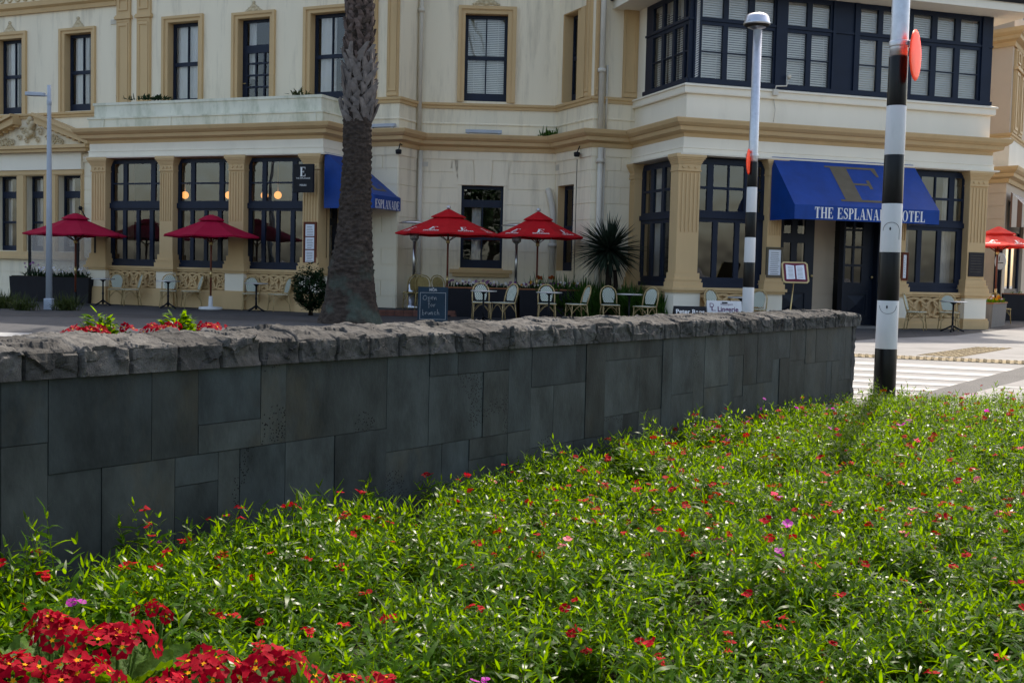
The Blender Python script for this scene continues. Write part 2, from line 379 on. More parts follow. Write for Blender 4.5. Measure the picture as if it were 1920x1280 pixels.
# ------------------------------------------------------------------ lettering (serif capitals built as polygons)
def ring(cx, cy, rx, ry, tx, ty, a0, a1, n=14):
    out = []
    for i in range(n):
        p = a0+(a1-a0)*i/n; q = a0+(a1-a0)*(i+1)/n
        out.append([(cx+rx*math.cos(p), cy+ry*math.sin(p)), (cx+rx*math.cos(q), cy+ry*math.sin(q)),
                    (cx+(rx-tx)*math.cos(q), cy+(ry-ty)*math.sin(q)), (cx+(rx-tx)*math.cos(p), cy+(ry-ty)*math.sin(p))])
    return out
def rc(x0, y0, x1, y1): return [(x0,y0),(x1,y0),(x1,y1),(x0,y1)]
def stem(x, w=.20, e=.06): return [rc(x,0,x+w,1), rc(x-e,0,x+w+e,.05), rc(x-e,.95,x+w+e,1)]
PI = math.pi
def glyph(c):
    if c == 'E': return stem(.06)+[rc(.1,.94,.62,1),rc(.1,0,.64,.06),rc(.2,.475,.46,.53),[(.55,1),(.62,1),(.62,.74),(.59,.74)],[(.56,0),(.59,.27),(.64,.27),(.64,0)],rc(.43,.38,.47,.63)], .70
    if c == 'T': return stem(.24)+[rc(.0,.94,.65,1),[(0,1),(.07,1),(.03,.72),(0,.72)],[(.58,1),(.65,1),(.65,.72),(.62,.72)]], .70
    if c == 'H': return stem(.06)+stem(.54)+[rc(.2,.47,.58,.53)], .82
    if c == 'L': return stem(.06)+[rc(.1,0,.6,.06),[(.51,0),(.57,.3),(.6,.3),(.6,0)]], .64
    if c == 'P': return stem(.06)+ring(.28,.74,.32,.26,.16,.05,-PI/2,PI/2)+[rc(.2,.95,.3,1),rc(.2,.48,.3,.53)], .64
    if c == 'D': return stem(.06)+ring(.30,.5,.42,.5,.18,.055,-PI/2,PI/2,18)+[rc(.2,.945,.32,1),rc(.2,0,.32,.055)], .78
    if c == 'O': return ring(.38,.5,.37,.52,.17,.045,0,2*PI,26), .80
    if c == 'A': return [[(.30,1),(.45,1),(.72,0),(.53,0)],[(.33,1),(.37,1),(.14,0),(.09,0)],rc(.2,.3,.56,.355),rc(.0,0,.24,.05),rc(.46,0,.8,.05)], .80
    if c == 'N': return [rc(.07,0,.12,1),rc(.62,0,.67,1),[(.04,1),(.22,1),(.67,0),(.50,0)],rc(0,0,.2,.05),rc(.54,.95,.75,1),rc(0,.95,.2,1)], .80
    if c == 'S':
        P = [(.50,.74),(.47,.90),(.29,.97),(.12,.88),(.10,.72),(.22,.58),(.40,.46),(.50,.30),(.46,.12),(.28,.03),(.11,.09),(.06,.27)]
        T = [.03,.05,.05,.09,.13,.16,.16,.13,.09,.05,.05,.03]; out = []
        for i in range(len(P)-1):
            (x0,y0),(x1,y1) = P[i],P[i+1]; t0,t1 = T[i]/2+.012,T[i+1]/2+.012
            def nn(k):
                a = P[max(k-1,0)]; b = P[min(k+1,len(P)-1)]; dx,dy = b[0]-a[0],b[1]-a[1]; l = math.hypot(dx,dy); return -dy/l, dx/l
            n0, n1 = nn(i), nn(i+1)
            out.append([(x0+n0[0]*t0,y0+n0[1]*t0),(x1+n1[0]*t1,y1+n1[1]*t1),(x1-n1[0]*t1,y1-n1[1]*t1),(x0-n0[0]*t0,y0-n0[1]*t0)])
        out.append(rc(.50,.68,.53,1.0)); out.append(rc(.035,0,.065,.32)); return out, .60
    return [], .38
def serif(mb, text, place_fn, u0, u1, v0, h, lift=.004, spacing=.06):
    """lay a line of capitals; place_fn(x,y,l) -> world"""
    gl = []; x = 0
    for c in text: p, w = glyph(c); gl.append((x, p)); x += w+spacing
    sx = (u1-u0)/(x-spacing)
    for gx, ps in gl:
        for q, p in enumerate(ps):
            mb.poly([place_fn(u0+(gx+a)*sx, v0+b*h, lift+.0003*(q % 7)) for a, b in p])
def font_mesh(mb, text, place_fn, u, v, size, align='CENTER', width=None, shear=0, lift=.004, bold=0):
    cu = bpy.data.curves.new('lettering', 'FONT'); cu.body = text; cu.size = size; cu.align_x = align; cu.resolution_u = 3; cu.shear = shear; cu.offset = bold
    o = bpy.data.objects.new('lettering', cu); COL.objects.link(o); bpy.context.view_layer.update()
    dg = bpy.context.evaluated_depsgraph_get(); ev = o.evaluated_get(dg); me = ev.to_mesh()
    xs = [p.co.x for p in me.vertices]
    k = 1.0
    if width and xs: k = width/max(1e-6, max(xs)-min(xs))
    vs = [place_fn(u + p.co.x*k, v + p.co.y, lift) for p in me.vertices]
    fs = [tuple(p.vertices) for p in me.polygons]
    mb.add(vs, fs); ev.to_mesh_clear(); bpy.data.objects.remove(o); bpy.data.curves.remove(cu)

# ================================================================== HOTEL
aL, DL = R_(-24.93), 27.294
aB, DB = R_(-22.34), 26.712
aM, DM = R_(1.70), 32.553
A0 = plane_pt(aL, DL, -330); A1 = plane_pt(aL, DL, 748, 240)
B0 = plane_pt(aB, DB, 176, 280); B1 = plane_pt(aB, DB, 604, 280)
M0 = plane_pt(aM, DM, 783, 240); M1 = plane_pt(aM, DM, 1044, 240)
N1, N2, Rl, Rr, Rb = UN(11.03,28.65), UN(12.21,28.65), UN(12.22,25.607), UN(20.78,25.607), UN(20.78,31.7)
FL, FB, FM = Fr(A0, A1), Fr(B0, B1), Fr(M0, M1)
FLM, FMN, FN, FNR, FR, FRb = Fr(A1, M0), Fr(M1, N1), Fr(N1, N2), Fr(N2, Rl), Fr(Rl, Rr), Fr(Rr, Rb)
def to_L(p, O):  # walk back from p until plane L
    n = Vector((-math.sin(aL), math.cos(aL), 0)); t = (DL - p.dot(n))/(-O).dot(n); return p - O*t
B0b, B1b = to_L(B0, FB.O), to_L(B1, FB.O)
FBl, FBr = Fr(B0b, B0), Fr(B1, B1b)

hotel = thing('hotel', 'cream and ochre Victorian hotel with navy window frames, filling the far side of the street', 'hotel', (0, 31, 0))
def part(name, mb, m, parent=None, **k): return mb.build(name, m, parent or hotel, **k)

def boxring(mb, fr, ro, ri, o0, o1, bottom=False):
    mb.box(ro[0], ro[1], o0, o1, ri[3], ro[3], fr)
    mb.box(ro[0], ri[0], o0, o1, ro[2], ri[3], fr); mb.box(ri[1], ro[1], o0, o1, ro[2], ri[3], fr)
    if bottom: mb.box(ri[0], ri[1], o0, o1, ro[2], ri[2], fr)
def surround(fr, ro, ri):
    mb = MB(); mid = [ro[0]+(ri[0]-ro[0])*.45, ro[1]+(ri[1]-ro[1])*.45, ro[2], ro[3]+(ri[3]-ro[3])*.45]
    boxring(mb, fr, ro, mid, -.01, .085); mid2 = [mid[0]+.02, mid[1]-.02, ro[2], mid[3]-.02]
    boxring(mb, fr, [mid[0],mid[1],ro[2],mid[3]], mid2, -.01, .06)
    boxring(mb, fr, mid2, [ri[0]+.0, ri[1]-.0, ro[2], ri[3]-.0], -.01, .045)
    r2 = [ri[0], ri[1], ri[2], ri[3]]; e = .012   # painted reveal
    mb.box(r2[0]-.001, r2[0]+e, -.24, .04, r2[2], r2[3], fr); mb.box(r2[1]-e, r2[1]+.001, -.24, .04, r2[2], r2[3], fr); mb.box(r2[0]+e, r2[1]-e, -.24, .04, r2[3]-e, r2[3], fr)
    return part('window_surround', mb, M['gold'])
def panes_of(rect, cols, rows):
    u0, u1, z0, z1 = rect; w, h = u1-u0, z1-z0
    return [[u0+a*w, u0+b*w, z1-d*h, z1-c*h] for a, b in cols for c, d in rows]
def curtain(fr, u0, u1, z0, z1, o, parent, amp=.025, n=None):
    n = n or max(8, int((u1-u0)/.022)); mb = MB(); vs = []
    f = random.uniform(38, 55)
    for i in range(n+1):
        u = u0+(u1-u0)*i/n; d = amp*math.sin(f*u+random.uniform(-.4,.4)+math.sin(u*9)); vs += [fr.w(u, o+d, z0), fr.w(u, o+d*.8, z1)]
    mb.sm = True; mb.add(vs, [(2*i, 2*i+2, 2*i+3, 2*i+1) for i in range(n)])
    c = mb.build('curtain', M['curtain'], parent, org=ORG[parent.name], recalc=False); return c
def slats(fr, u0, u1, z0, z1, o, parent, gap=.05, name='venetian_blind'):
    mb = MB(); z = z0
    while z < z1:
        mb.quad(fr.w(u0,o+.018,z), fr.w(u1,o+.018,z), fr.w(u1,o-.012,z+gap*.86), fr.w(u0,o-.012,z+gap*.86)); z += gap
    for q in (.2,.8):
        u = u0+(u1-u0)*q; mb.box(u-.006,u+.006,o+.018,o+.022,z0,z1,fr)
    return mb.build(name, M['blind'], parent, org=ORG[parent.name], recalc=False)
def window(fr, rect, panes, o=-.2, th=.07, m='navy', glass='glass', name='window', extra=None):
    mb = MB(); grid_wall(mb, fr, *rect, panes, t=th, o=o, closed=True)
    if extra:
        for e in extra: mb.box(e[0], e[1], o+.001, o+e[4], e[2], e[3], fr)
    w = part(name, mb, M[m])
    g = MB(); e = .015
    g.quad(fr.w(rect[0]+e,o-th*.5,rect[2]+e), fr.w(rect[1]-e,o-th*.5,rect[2]+e), fr.w(rect[1]-e,o-th*.5,rect[3]-e), fr.w(rect[0]+e,o-th*.5,rect[3]-e))
    g.build('pane', M[glass], w, org=ORG[w.name], recalc=False)
    return w
SASH = dict(cols=[(.08,.485),(.515,.92)], rows=[(.045,.47),(.515,.90)])
def sash(fr, rect, cur=None, o=-.2, glass='glassup', blind=False):
    w = window(fr, rect, panes_of(rect, **SASH), o=o, glass=glass)
    W_ = rect[1]-rect[0]
    for a, b in (cur or []): curtain(fr, rect[0]+a*W_, rect[0]+b*W_, rect[2]+.1, rect[3]-.05, o-.13, w)
    if blind: slats(fr, rect[0]+.04, rect[1]-.04, rect[2]+.1, rect[3]-.05, o-.16, w)
    return w
def ornament(fr, cx, cz, w, h):
    mb = MB(); mb.sm = True
    pts = [(0,.0,.24),(0,.45,.2),(0,.85,.13),(-.35,.1,.18),(.35,.1,.18),(-.62,0,.15),(.62,0,.15),(-.85,-.12,.12),(.85,-.12,.12),(-.22,.38,.13),(.22,.38,.13),(-.48,.25,.1),(.48,.25,.1)]
    for x, y, r in pts:
        c = fr.w(cx+x*w/2, .015, cz+y*h); n0 = len(mb.v)
        mb.sphere((0,0,0), r*h, 8, 5)
        for i in range(n0, len(mb.v)):
            v = mb.v[i]; mb.v[i] = tuple(c + fr.U*v[0]*1.25 + fr.O*v[1]*.5 + Vector((0,0,v[2])))
        ring_pts = [c + fr.U*math.cos(q)*r*h*1.5 + Vector((0,0,math.sin(q)*r*h*1.2)) for q in np.linspace(0, 2*PI, 9)]
        mb.tube(ring_pts, r*h*.22, 5)
    return part('plaster_ornament', mb, M['goldlite'])
M['goldlite'] = mat('pale_gold_plaster', (.58,.47,.30), .7, .06, 2)

ZC_CORN = 4.45
PROF = [(-.1,0),(.07,0),(.09,.05),(.10,.11),(.27,.16),(.29,.25),(.34,.27),(.41,.33),(.44,.41),(.44,.43),(-.1,.47)]
FRIEZE_T = 4.47
# ---- wall of the upper storeys and ground floor, plane by plane
mbW = MB()       # smooth stucco
mbR = MB()       # rusticated courses
zsill = 5.75
def hole(fr, x0, y0, x1, y1): return fr.rect(x0, y0, x1, y1)
# upper L
hL = []
specsL = [((122,64,172.5,209), (113,55.5,180,209), [(.1,.45),(.45,.62)]), ((-4,75,43,213), (-14,64,51,213), [(.0,.52)]),
          ((316,43,372.5,205), (306,33,381,205), [(.02,.98)]), ((583,25.5,648,200), (571.5,15,658,200), [(.1,.55)])]
for hx, ox, cur in specsL:
    r = hole(FL, *hx); r[2] = zsill+.03; hL.append(r); ro = FL.rect(*ox); ro[2] = zsill; surround(FL, ro, r)
    sash(FL, r, cur)
rFD = hole(FL, 447, 36, 506, 205); rFD[2] = 5.0; hL.append(rFD); ro = FL.rect(437,26,515.5,205); ro[2] = 5.0; surround(FL, ro, rFD)
pn = panes_of(rFD, [(.12,.9)], [(.03,.23)]) + panes_of(rFD, [(.16,.40),(.44,.66),(.70,.90)], [(.30,.385),(.40,.49),(.505,.595),(.61,.70),(.715,.80)])
wfd = window(FL, rFD, pn, glass='glassup', name='balcony_door')
curtain(FL, rFD[0]+.1, rFD[0]+.35, 6.5, rFD[3]-.05, -.4, wfd)
hb = MB(); u = rFD[0]+.09; hb.tube([FL.w(u,-.19,6.35), FL.w(u,-.12,6.35), FL.w(u+.1,-.12,6.35)], .012, 6); hb.build('handle', M['brass'], wfd, org=ORG[wfd.name])
grid_wall(mbW, FL, 0, FL.len, FRIEZE_T, 12.4, hL, t=.26)
# M upper
rM = hole(FM, 872.5, 25, 950, 191.5); rMo = FM.rect(860.5,11,965,194); surround(FM, rMo, rM); sash(FM, rM, None, blind=True)
rMl = FM.rect(865.5, 347, 941, 503.5)
grid_wall(mbW, FM, -.0, FM.len, FRIEZE_T, 12.4, [rM], t=.26)
grid_wall(mbW, FM, -.0, FM.len, 0, FRIEZE_T, [rMl], t=.26)
pn = panes_of(rMl, [(.06,.94)], [(.04,.17)]) + panes_of(rMl, [(.07,.49),(.52,.94)], [(.26,.62),(.655,.90)])
wml = window(FM, rMl, pn, glass='glass'); curtain(FM, rMl[0]+.3, rMl[0]+.55, rMl[2]+.1, rMl[3]-.6, -.45, wml)
# returns
grid_wall(mbW, FLM, 0, FLM.len, 0, 12.4, [], t=.1)
rMN = FMN.rect(1063, 30, 1082.5, 187); rMNl = FMN.rect(1046.5, 349, 1073, 508)
grid_wall(mbW, FMN, 0, FMN.len, FRIEZE_T, 12.4, [rMN], t=.26); grid_wall(mbW, FMN, 0, FMN.len, 0, FRIEZE_T, [rMNl], t=.26)
surround(FMN, [rMN[0]-.02, rMN[1]+.5, rMN[2], rMN[3]+.02], rMN); sash(FMN, rMN, None, blind=True)
gr = MB(); gr.box(rMNl[0]-.001, rMNl[0]+.012, -.24, .0, rMNl[2], rMNl[3], FMN); part('window_surround', gr, M['gold'])
sash(FMN, rMNl, None, glass='glass')
grid_wall(mbW, FN, 0, FN.len, 0, 12.4, [], t=.1)
N2c = UN(20.78, 28.65); FNc = Fr(N2, N2c); grid_wall(mbW, FNc, 0, FNc.len, 8.0, 12.4, [], t=.1)
# ground L: left piece and right piece
uB0 = (B0b-FL.p0).dot(FL.U); uB1 = (B1b-FL.p0).dot(FL.U)
gl = [FL.rect(-6,331,33.5,470), FL.rect(50,331,84,470), FL.rect(110,331,153,470)]
z0g = min(g[2] for g in gl); z1g = max(g[3] for g in gl)
for g in gl: g[2] = z0g; g[3] = z1g
grid_wall(mbW, FL, 0, uB0, 0, FRIEZE_T, gl, t=.26); grid_wall(mbW, FL, uB1, FL.len, 0, FRIEZE_T, [], t=.1)
for i, g in enumerate(gl):
    pn = panes_of(g, [(.06,.94)], [(.03,.2)]) + panes_of(g, [(.06,.94)], [(.29,.60),(.63,.93)])
    w = window(FL, g, pn, o=-.22); curtain(FL, g[0]+.03, g[0]+.24, g[2]+.1, g[3]-.1, -.42, w)
sm = MB(); G0 = [gl[0][0]-.2, gl[2][1]+.12, z0g-.02, z1g+.16]
sm.box(G0[0], G0[1], -.005, .07, z1g, z1g+.16, FL); sm.box(G0[0], G0[1], -.005, .12, z0g-.18, z0g-.02, FL); sm.box(G0[0]-.05, G0[1]+.05, -.005, .17, z0g-.26, z0g-.18, FL)
for a, b in ((G0[0],gl[0][0]),(gl[0][1],gl[1][0]),(gl[1][1],gl[2][0]),(gl[2][1],G0[1])):
    sm.box(a, b, -.005, .05, z0g-.02, z1g, FL); sm.box(a+.05, b-.05, .05, .08, z0g-.02, z1g, FL)
part('window_surround', sm, M['gold'])
# porch sign band and pediment
uc = FL.px(60, 262)[0]; uhe = FL.px(176, 280)[0]-uc
zb = FL.px(60, 288)[1]
pd = MB(); pd.box(uc-uhe, uc+uhe, -.01, .34, zb, zb+.10, FL); pd.box(uc-uhe-.05, uc+uhe+.05, -.01, .42, zb+.10, zb+.20, FL)
for s in (-1, 1):
    zt = FL.px(82, 220)[1]; ut = FL.px(82, 220)[0]-uc
    P = [(uc+s*(uhe+.08), zb+.20), (uc+s*(uhe+.08), zb+.36), (uc+s*ut*.9, zt), (uc+s*ut*.9, zt-.22)]
    pd.extr([FL.w(a,-.01,b) for a, b in P], FL.O*.36)
    P2 = [(uc+s*(uhe+.12), zb+.36), (uc+s*(uhe+.12), zb+.45), (uc+s*ut*.9, zt+.09), (uc+s*ut*.9, zt+.003)]
    pd.extr([FL.w(a,-.01,b) for a, b in P2], FL.O*.46)
    for k in range(9):
        q = (k+.6)/9; a = uc+s*((uhe)*(1-q)+ut*.9*q); z = (zb+.16)*(1-q)+(zt-.24)*q
        pd.box(a-.05, a+.05, .05, .22, z-.03, z+.08, FL)
part('pediment', pd, M['gold'])
po = MB(); po.sm = True
for k in range(26):
    x = random.uniform(-1,1); a = uc+x*uhe*.62; z = zb+.3+random.random()*max(0,.55*(1-abs(x)*1.2))
    c = FL.w(a, .06, z); n0 = len(po.v); r = random.uniform(.06,.1)
    po.tube([c+FL.U*math.cos(q)*r*q/6+Vector((0,0,math.sin(q)*r*q/6)) for q in np.linspace(1, 9, 14)], .022, 5)
for k in range(8):
    c = FL.w(uc+random.uniform(-.16,.16), .1, zb+.55+k*.07); n0 = len(po.v); po.sphere(c, .10, 8, 5)
part('plaster_ornament', po, M['goldlite'])
sb = MB(); r = FL.rect(-40, 289, 158, 318); sb.box(r[0], r[1], 0, .14, r[2], r[3], FL); part('name_band', sb, M['whitebay'])
g2 = MB(); g2.box(r[0]-.02, r[1]+.02, -.005, .1, r[2]-.14, r[2], FL); part('gold_moulding', g2, M['gold'])
# rusticated courses
courses(mbR, FL, 0, uB0, 0, z0g-.26, [], off=0)
courses(mbR, FL, gl[2][1]+.12, uB0, z0g-.2, 4.2, [], vj=False)
courses(mbR, FL, uB1, FL.len, 0.03, 4.3, [], off=1)
courses(mbR, FLM, .0, FLM.len-.02, 0.03, 4.3, [], vj=False)
vh = [rMl[0]-.10, rMl[1]+.10, rMl[3]-.0, rMl[3]+.86]
courses(mbR, FM, .02, FM.len-.02, 0.03, 4.3, [[rMl[0]-.05,rMl[1]+.05,rMl[2]-.28,rMl[3]], vh], vj=False)
courses(mbR, FMN, .02, FMN.len, 0.03, 4.3, [[rMNl[0]-.3,rMNl[1],rMNl[2],rMNl[3]]], vj=False)
courses(mbR, FN, -.022, FN.len-.02, 0.03, 4.3, [], off=1)
# voussoirs over the middle window
zt = rMl[3]; um = (rMl[0]+rMl[1])/2; wv = (rMl[1]-rMl[0])/2+.1
for k in range(3):
    a, b = -wv+2*wv*k/3, -wv+2*wv*(k+1)/3; f = 1.22
    P = [(um+a+.008, zt+.005), (um+b-.008, zt+.005), (um+b*f-.008, zt+.85), (um+a*f+.008, zt+.85)]
    mbR.extr([FM.w(x,-.005,z) for x, z in P], FM.O*(.027 if k != 1 else .045))
mbR.box(um-wv*1.3, um-wv*1.22-.01, -.005, .022, zt+.45, zt+.85, FM); 
wall_sm = part('wall', mbW, M['white']); wall_ru = part('wall', mbR, M['white']); wall_ru['label'] = 'rusticated cream ground floor wall with horizontal grooves'
# sill of the middle window
sl = MB(); sl.box(rMl[0]-.28, rMl[1]+.28, -.005, .20, rMl[2]-.14, rMl[2]-.04, FM); sl.box(rMl[0]-.2, rMl[1]+.2, -.005, .14, rMl[2]-.24, rMl[2]-.14, FM); sl.box(rMl[0]-.02, rMl[1]+.02, -.15, .10, rMl[2]-.04, rMl[2], FM)
part('window_sill', sl, M['gold'])
# sill band and string mouldings along the upper floor
BAND = [(-.05,-.15),(.05,-.15),(.06,-.09),(.10,-.06),(.11,.0),(-.05,.02)]
mb = MB(); sweep(mb, [A0, A1, M0, M1, N1, N2], [(o, zsill+z) for o, z in BAND]); part('sill_band', mb, M['gold'])
mb = MB(); sweep(mb, [FL.w(uB1+.3,0,0), A1, M0, M1, N1, N2+FN.U*-.02], [(-.05,5.17),(.02,5.17),(.03,5.2),(.02,5.225),(-.05,5.225)]); part('string_course', mb, M['white'])
mb = MB(); sweep(mb, [FL.w(uB1+.25,0,0), A1, M0, M1, N1, N2, Rl, Rr, Rb], [(o, ZC_CORN+z) for o, z in PROF]); part('cornice', mb, M['gold'])
mb = MB(); sweep(mb, [B0b, B0, B1, B1b], [(o, ZC_CORN+.06+z) for o, z in PROF]); part('cornice', mb, M['gold'])
mb = MB(); sweep(mb, [A0, A1, M0, M1, N1, N2], [(-.05,4.22),(.045,4.22),(.05,4.25),(.045,ZC_CORN+.005),(-.05,ZC_CORN+.005)]); part('frieze', mb, M['white'])
mb = MB(); zuc = FL.px(221, 11)[1]; sweep(mb, [A0, FL.w(FL.px(221,11)[0],0,0)], [(-.05,zuc),(.08,zuc),(.10,zuc+.12),(.2,zuc+.18),(.22,zuc+.32),(-.05,zuc+.34)]); part('upper_moulding', mb, M['gold'])
ov = MB(); k0 = FL.px(4, 10)[0]; k1 = FL.px(218, 4)[0]
n = 15
for k in range(n):
    uu = k0+(k1-k0)*k/(n-1); ov.tube([FL.w(uu+.13*math.cos(q), .02, zuc+.62+.2*math.sin(q)) for q in np.linspace(0, 2*PI, 17)], .028, 6)
    ov.tube([FL.w(uu+.06*math.cos(q), .02, zuc+.62+.1*math.sin(q)) for q in np.linspace(0, 2*PI, 9)], .03, 6)
part('plaster_ornament', ov, M['goldlite'])
# pilasters of the upper floor
def pilaster(fr, u0, u1, z0, z1, zc=None):
    mb = MB(); w = u1-u0
    mb.box(u0, u1, -.01, .07, z0, z1, fr)
    zc = zc or z1
    i = w*.22
    boxring(mb, fr, [u0+i*.6,u1-i*.6,z0+.14,zc-.12], [u0+i,u1-i,z0+.2,zc-.2], .065, .095, True)
    boxring(mb, fr, [u0+.02,u1-.02,z0+.02,zc-.02], [u0+i*.45,u1-i*.45,z0+.1,zc-.08], .065, .085, True)
    if zc < z1:
        mb.box(u0-.05, u1+.05, .0, .12, zc, zc+.08, fr); mb.box(u0-.03, u1+.03, .0, .10, zc+.08, zc+.12, fr)
        boxring(mb, fr, [u0+i*.7,u1-i*.7,zc+.25,zc+.62], [u0+i*1.1,u1-i*1.1,zc+.31,zc+.56], .065, .10, True)
    return part('pilaster', mb, M['gold'])
zp = FL.px(246, 30)[1]
pilaster(FL, FL.px(221,100)[0], FL.px(246,100)[0], zsill+.02, 9.8, zp-.1); pilaster(FL, FL.px(259,100)[0], FL.px(284,100)[0], zsill+.02, 9.8, zp-.1)
pilaster(FL, FL.px(684,100)[0], FL.px(708,100)[0], zsill+.02, 11); pilaster(FL, FL.px(728,100)[0], FL.px(750,100)[0]-.02, zsill+.02, 11)
pilaster(FMN, rMN[1]+.52, FMN.len-.15, zsill+.02, 11); pilaster(FN, .0, FN.px(1122,100)[0], zsill+.02, 11)
pilaster(FN, FN.px(1168,100)[0], FN.len-.0, zsill+.02, 8.2)
ornament(FL, FL.px(147,50)[0], FL.px(147,52)[1], .55, .32); ornament(FL, FL.px(19,60)[0], FL.px(19,60)[1], .55, .32)
ornament(FL, FL.px(476,18)[0], FL.px(476,20)[1], .62, .26); ornament(FM, FM.px(912,6)[0], FM.px(912,7)[1], .78, .26)
# vents
def vent(fr, x0, y0, x1, y1):
    r = fr.rect(x0,y0,x1,y1); mb = MB(); n = 4; h = (r[3]-r[2])/n
    for k in range(n): mb.box(r[0], r[1], .0, .035, r[2]+k*h, r[2]+k*h+h*.55, fr)
    mb.box(r[0]-.01, r[1]+.01, .0, .024, r[2]-.01, r[3]+.01, fr)
    part('air_vent', mb, M['pipe'])
vent(FM, 786,304,802,312); vent(FL, 209,38,220,45); vent(FMN, 1044,310,1049,319)
# interior shell, slabs, roof
back = 3.2
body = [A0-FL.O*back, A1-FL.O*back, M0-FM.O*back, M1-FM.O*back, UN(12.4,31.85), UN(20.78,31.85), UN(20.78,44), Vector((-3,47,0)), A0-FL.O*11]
mb = MB(); mb.prism([(p.x,p.y) for p in body], 0, 12.4); part('inner_backing', mb, M['dark'])
def slab(mb, pts, z0, z1): mb.prism([(p.x,p.y) for p in pts], z0, z1)
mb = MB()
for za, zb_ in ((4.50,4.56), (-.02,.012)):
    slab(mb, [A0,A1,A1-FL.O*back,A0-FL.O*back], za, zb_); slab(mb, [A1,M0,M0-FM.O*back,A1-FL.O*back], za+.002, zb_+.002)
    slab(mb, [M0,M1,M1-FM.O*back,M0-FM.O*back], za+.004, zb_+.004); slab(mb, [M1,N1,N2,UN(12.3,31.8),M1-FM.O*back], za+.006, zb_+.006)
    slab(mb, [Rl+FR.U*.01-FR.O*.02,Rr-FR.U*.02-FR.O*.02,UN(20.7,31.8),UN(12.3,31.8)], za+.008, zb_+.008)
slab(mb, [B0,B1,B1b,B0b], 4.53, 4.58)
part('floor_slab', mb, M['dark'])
mb = MB()
slab(mb, [A0+FL.O*.4,A1+FL.O*.4,A1-FL.O*back,A0-FL.O*back], 12.4, 12.7); slab(mb, [A1+FL.O*.4,M0+FM.O*.4,M1+FM.O*.4,M1-FM.O*back,M0-FM.O*back,A1-FL.O*back], 12.403, 12.703)
slab(mb, [M1,N1,N2+FN.O*.4,UN(20.78,28.3),UN(20.78,31.9),UN(12.3,31.9),M1-FM.O*back], 12.406, 12.706); slab(mb, body, 12.41, 12.75)
a0, a1 = A0+FL.O*.1, A1+FL.O*.1; hh = Vector((0,0,1))
mb.extr([a0+hh*12.76, a0-FL.O*2.0+hh*16.2, a0-FL.O*7+hh*16.2, a0-FL.O*10+hh*12.76], a1-a0)  # unseen attic over the left wing, raised to lengthen its shadow on the street
part('roof', mb, M['roof'])

# ================================================================== bays: piers, dados, windows
def pier(fr, u0, u1, zt, zl, zp_, name='pier', flute=True, side=None):
    mb = MB()
    zs0, zs1 = zl+.34, zt-.40
    mb.box(u0, u1, -.30, .10, zs0, zs1, fr)
    if flute:
        n = 5; w = (u1-u0)/(2*n+1)
        zf = zs0+(zs1-zs0)*.40
        for k in range(n+1): mb.box(u0+2*k*w+.004, u0+(2*k+1)*w-.004, .098, .122, zf, zs1-.05, fr)
        mb.box(u0+.002, u1-.002, .098, .121, zs0+.002, zf, fr)
    for e, a, b in ((.10,0,.12),(.07,.12,.16),(.08,.16,.20),(.04,.20,.34)): mb.box(u0-e, u1+e, -.30, .12+e, zl+a, zl+b, fr)
    for e, a, b in ((.02,0,.035),(.004,.035,.17),(.02,.17,.20),(.035,.20,.24),(.055,.24,.28),(.08,.28,.32),(.10,.32,.40)): mb.box(u0-e, u1+e, -.30, .12+e, zs1+a, zs1+b, fr)
    for k in range(3):
        c = u0+(u1-u0)*(.22+.28*k); p = [fr.w(c+.035*math.cos(q), .12, zs1+.098+.035*math.sin(q)) for q in np.linspace(0, 2*PI, 9)[:-1]]
        mb.extr(p, fr.O*.03)
    mb.box(u0-.14, u1+.14, -.30, .27, zl-.07, zl, fr); mb.box(u0-.10, u1+.10, -.30, .23, zl-.13, zl-.07, fr)
    p = part(name, mb, M['gold'])
    d = MB(); d.box(u0-.06, u1+.06, -.30, .18, zp_, zl-.13, fr); d.build('dado_block', M['whitebay'], p, org=ORG[p.name])
    b = MB(); b.box(u0-.12, u1+.12, -.30, .24, -.02, zp_-.05, fr); b.box(u0-.10, u1+.10, -.30, .22, zp_-.05, zp_, fr); b.build('plinth', M['gold'], p, org=ORG[p.name])
    return p
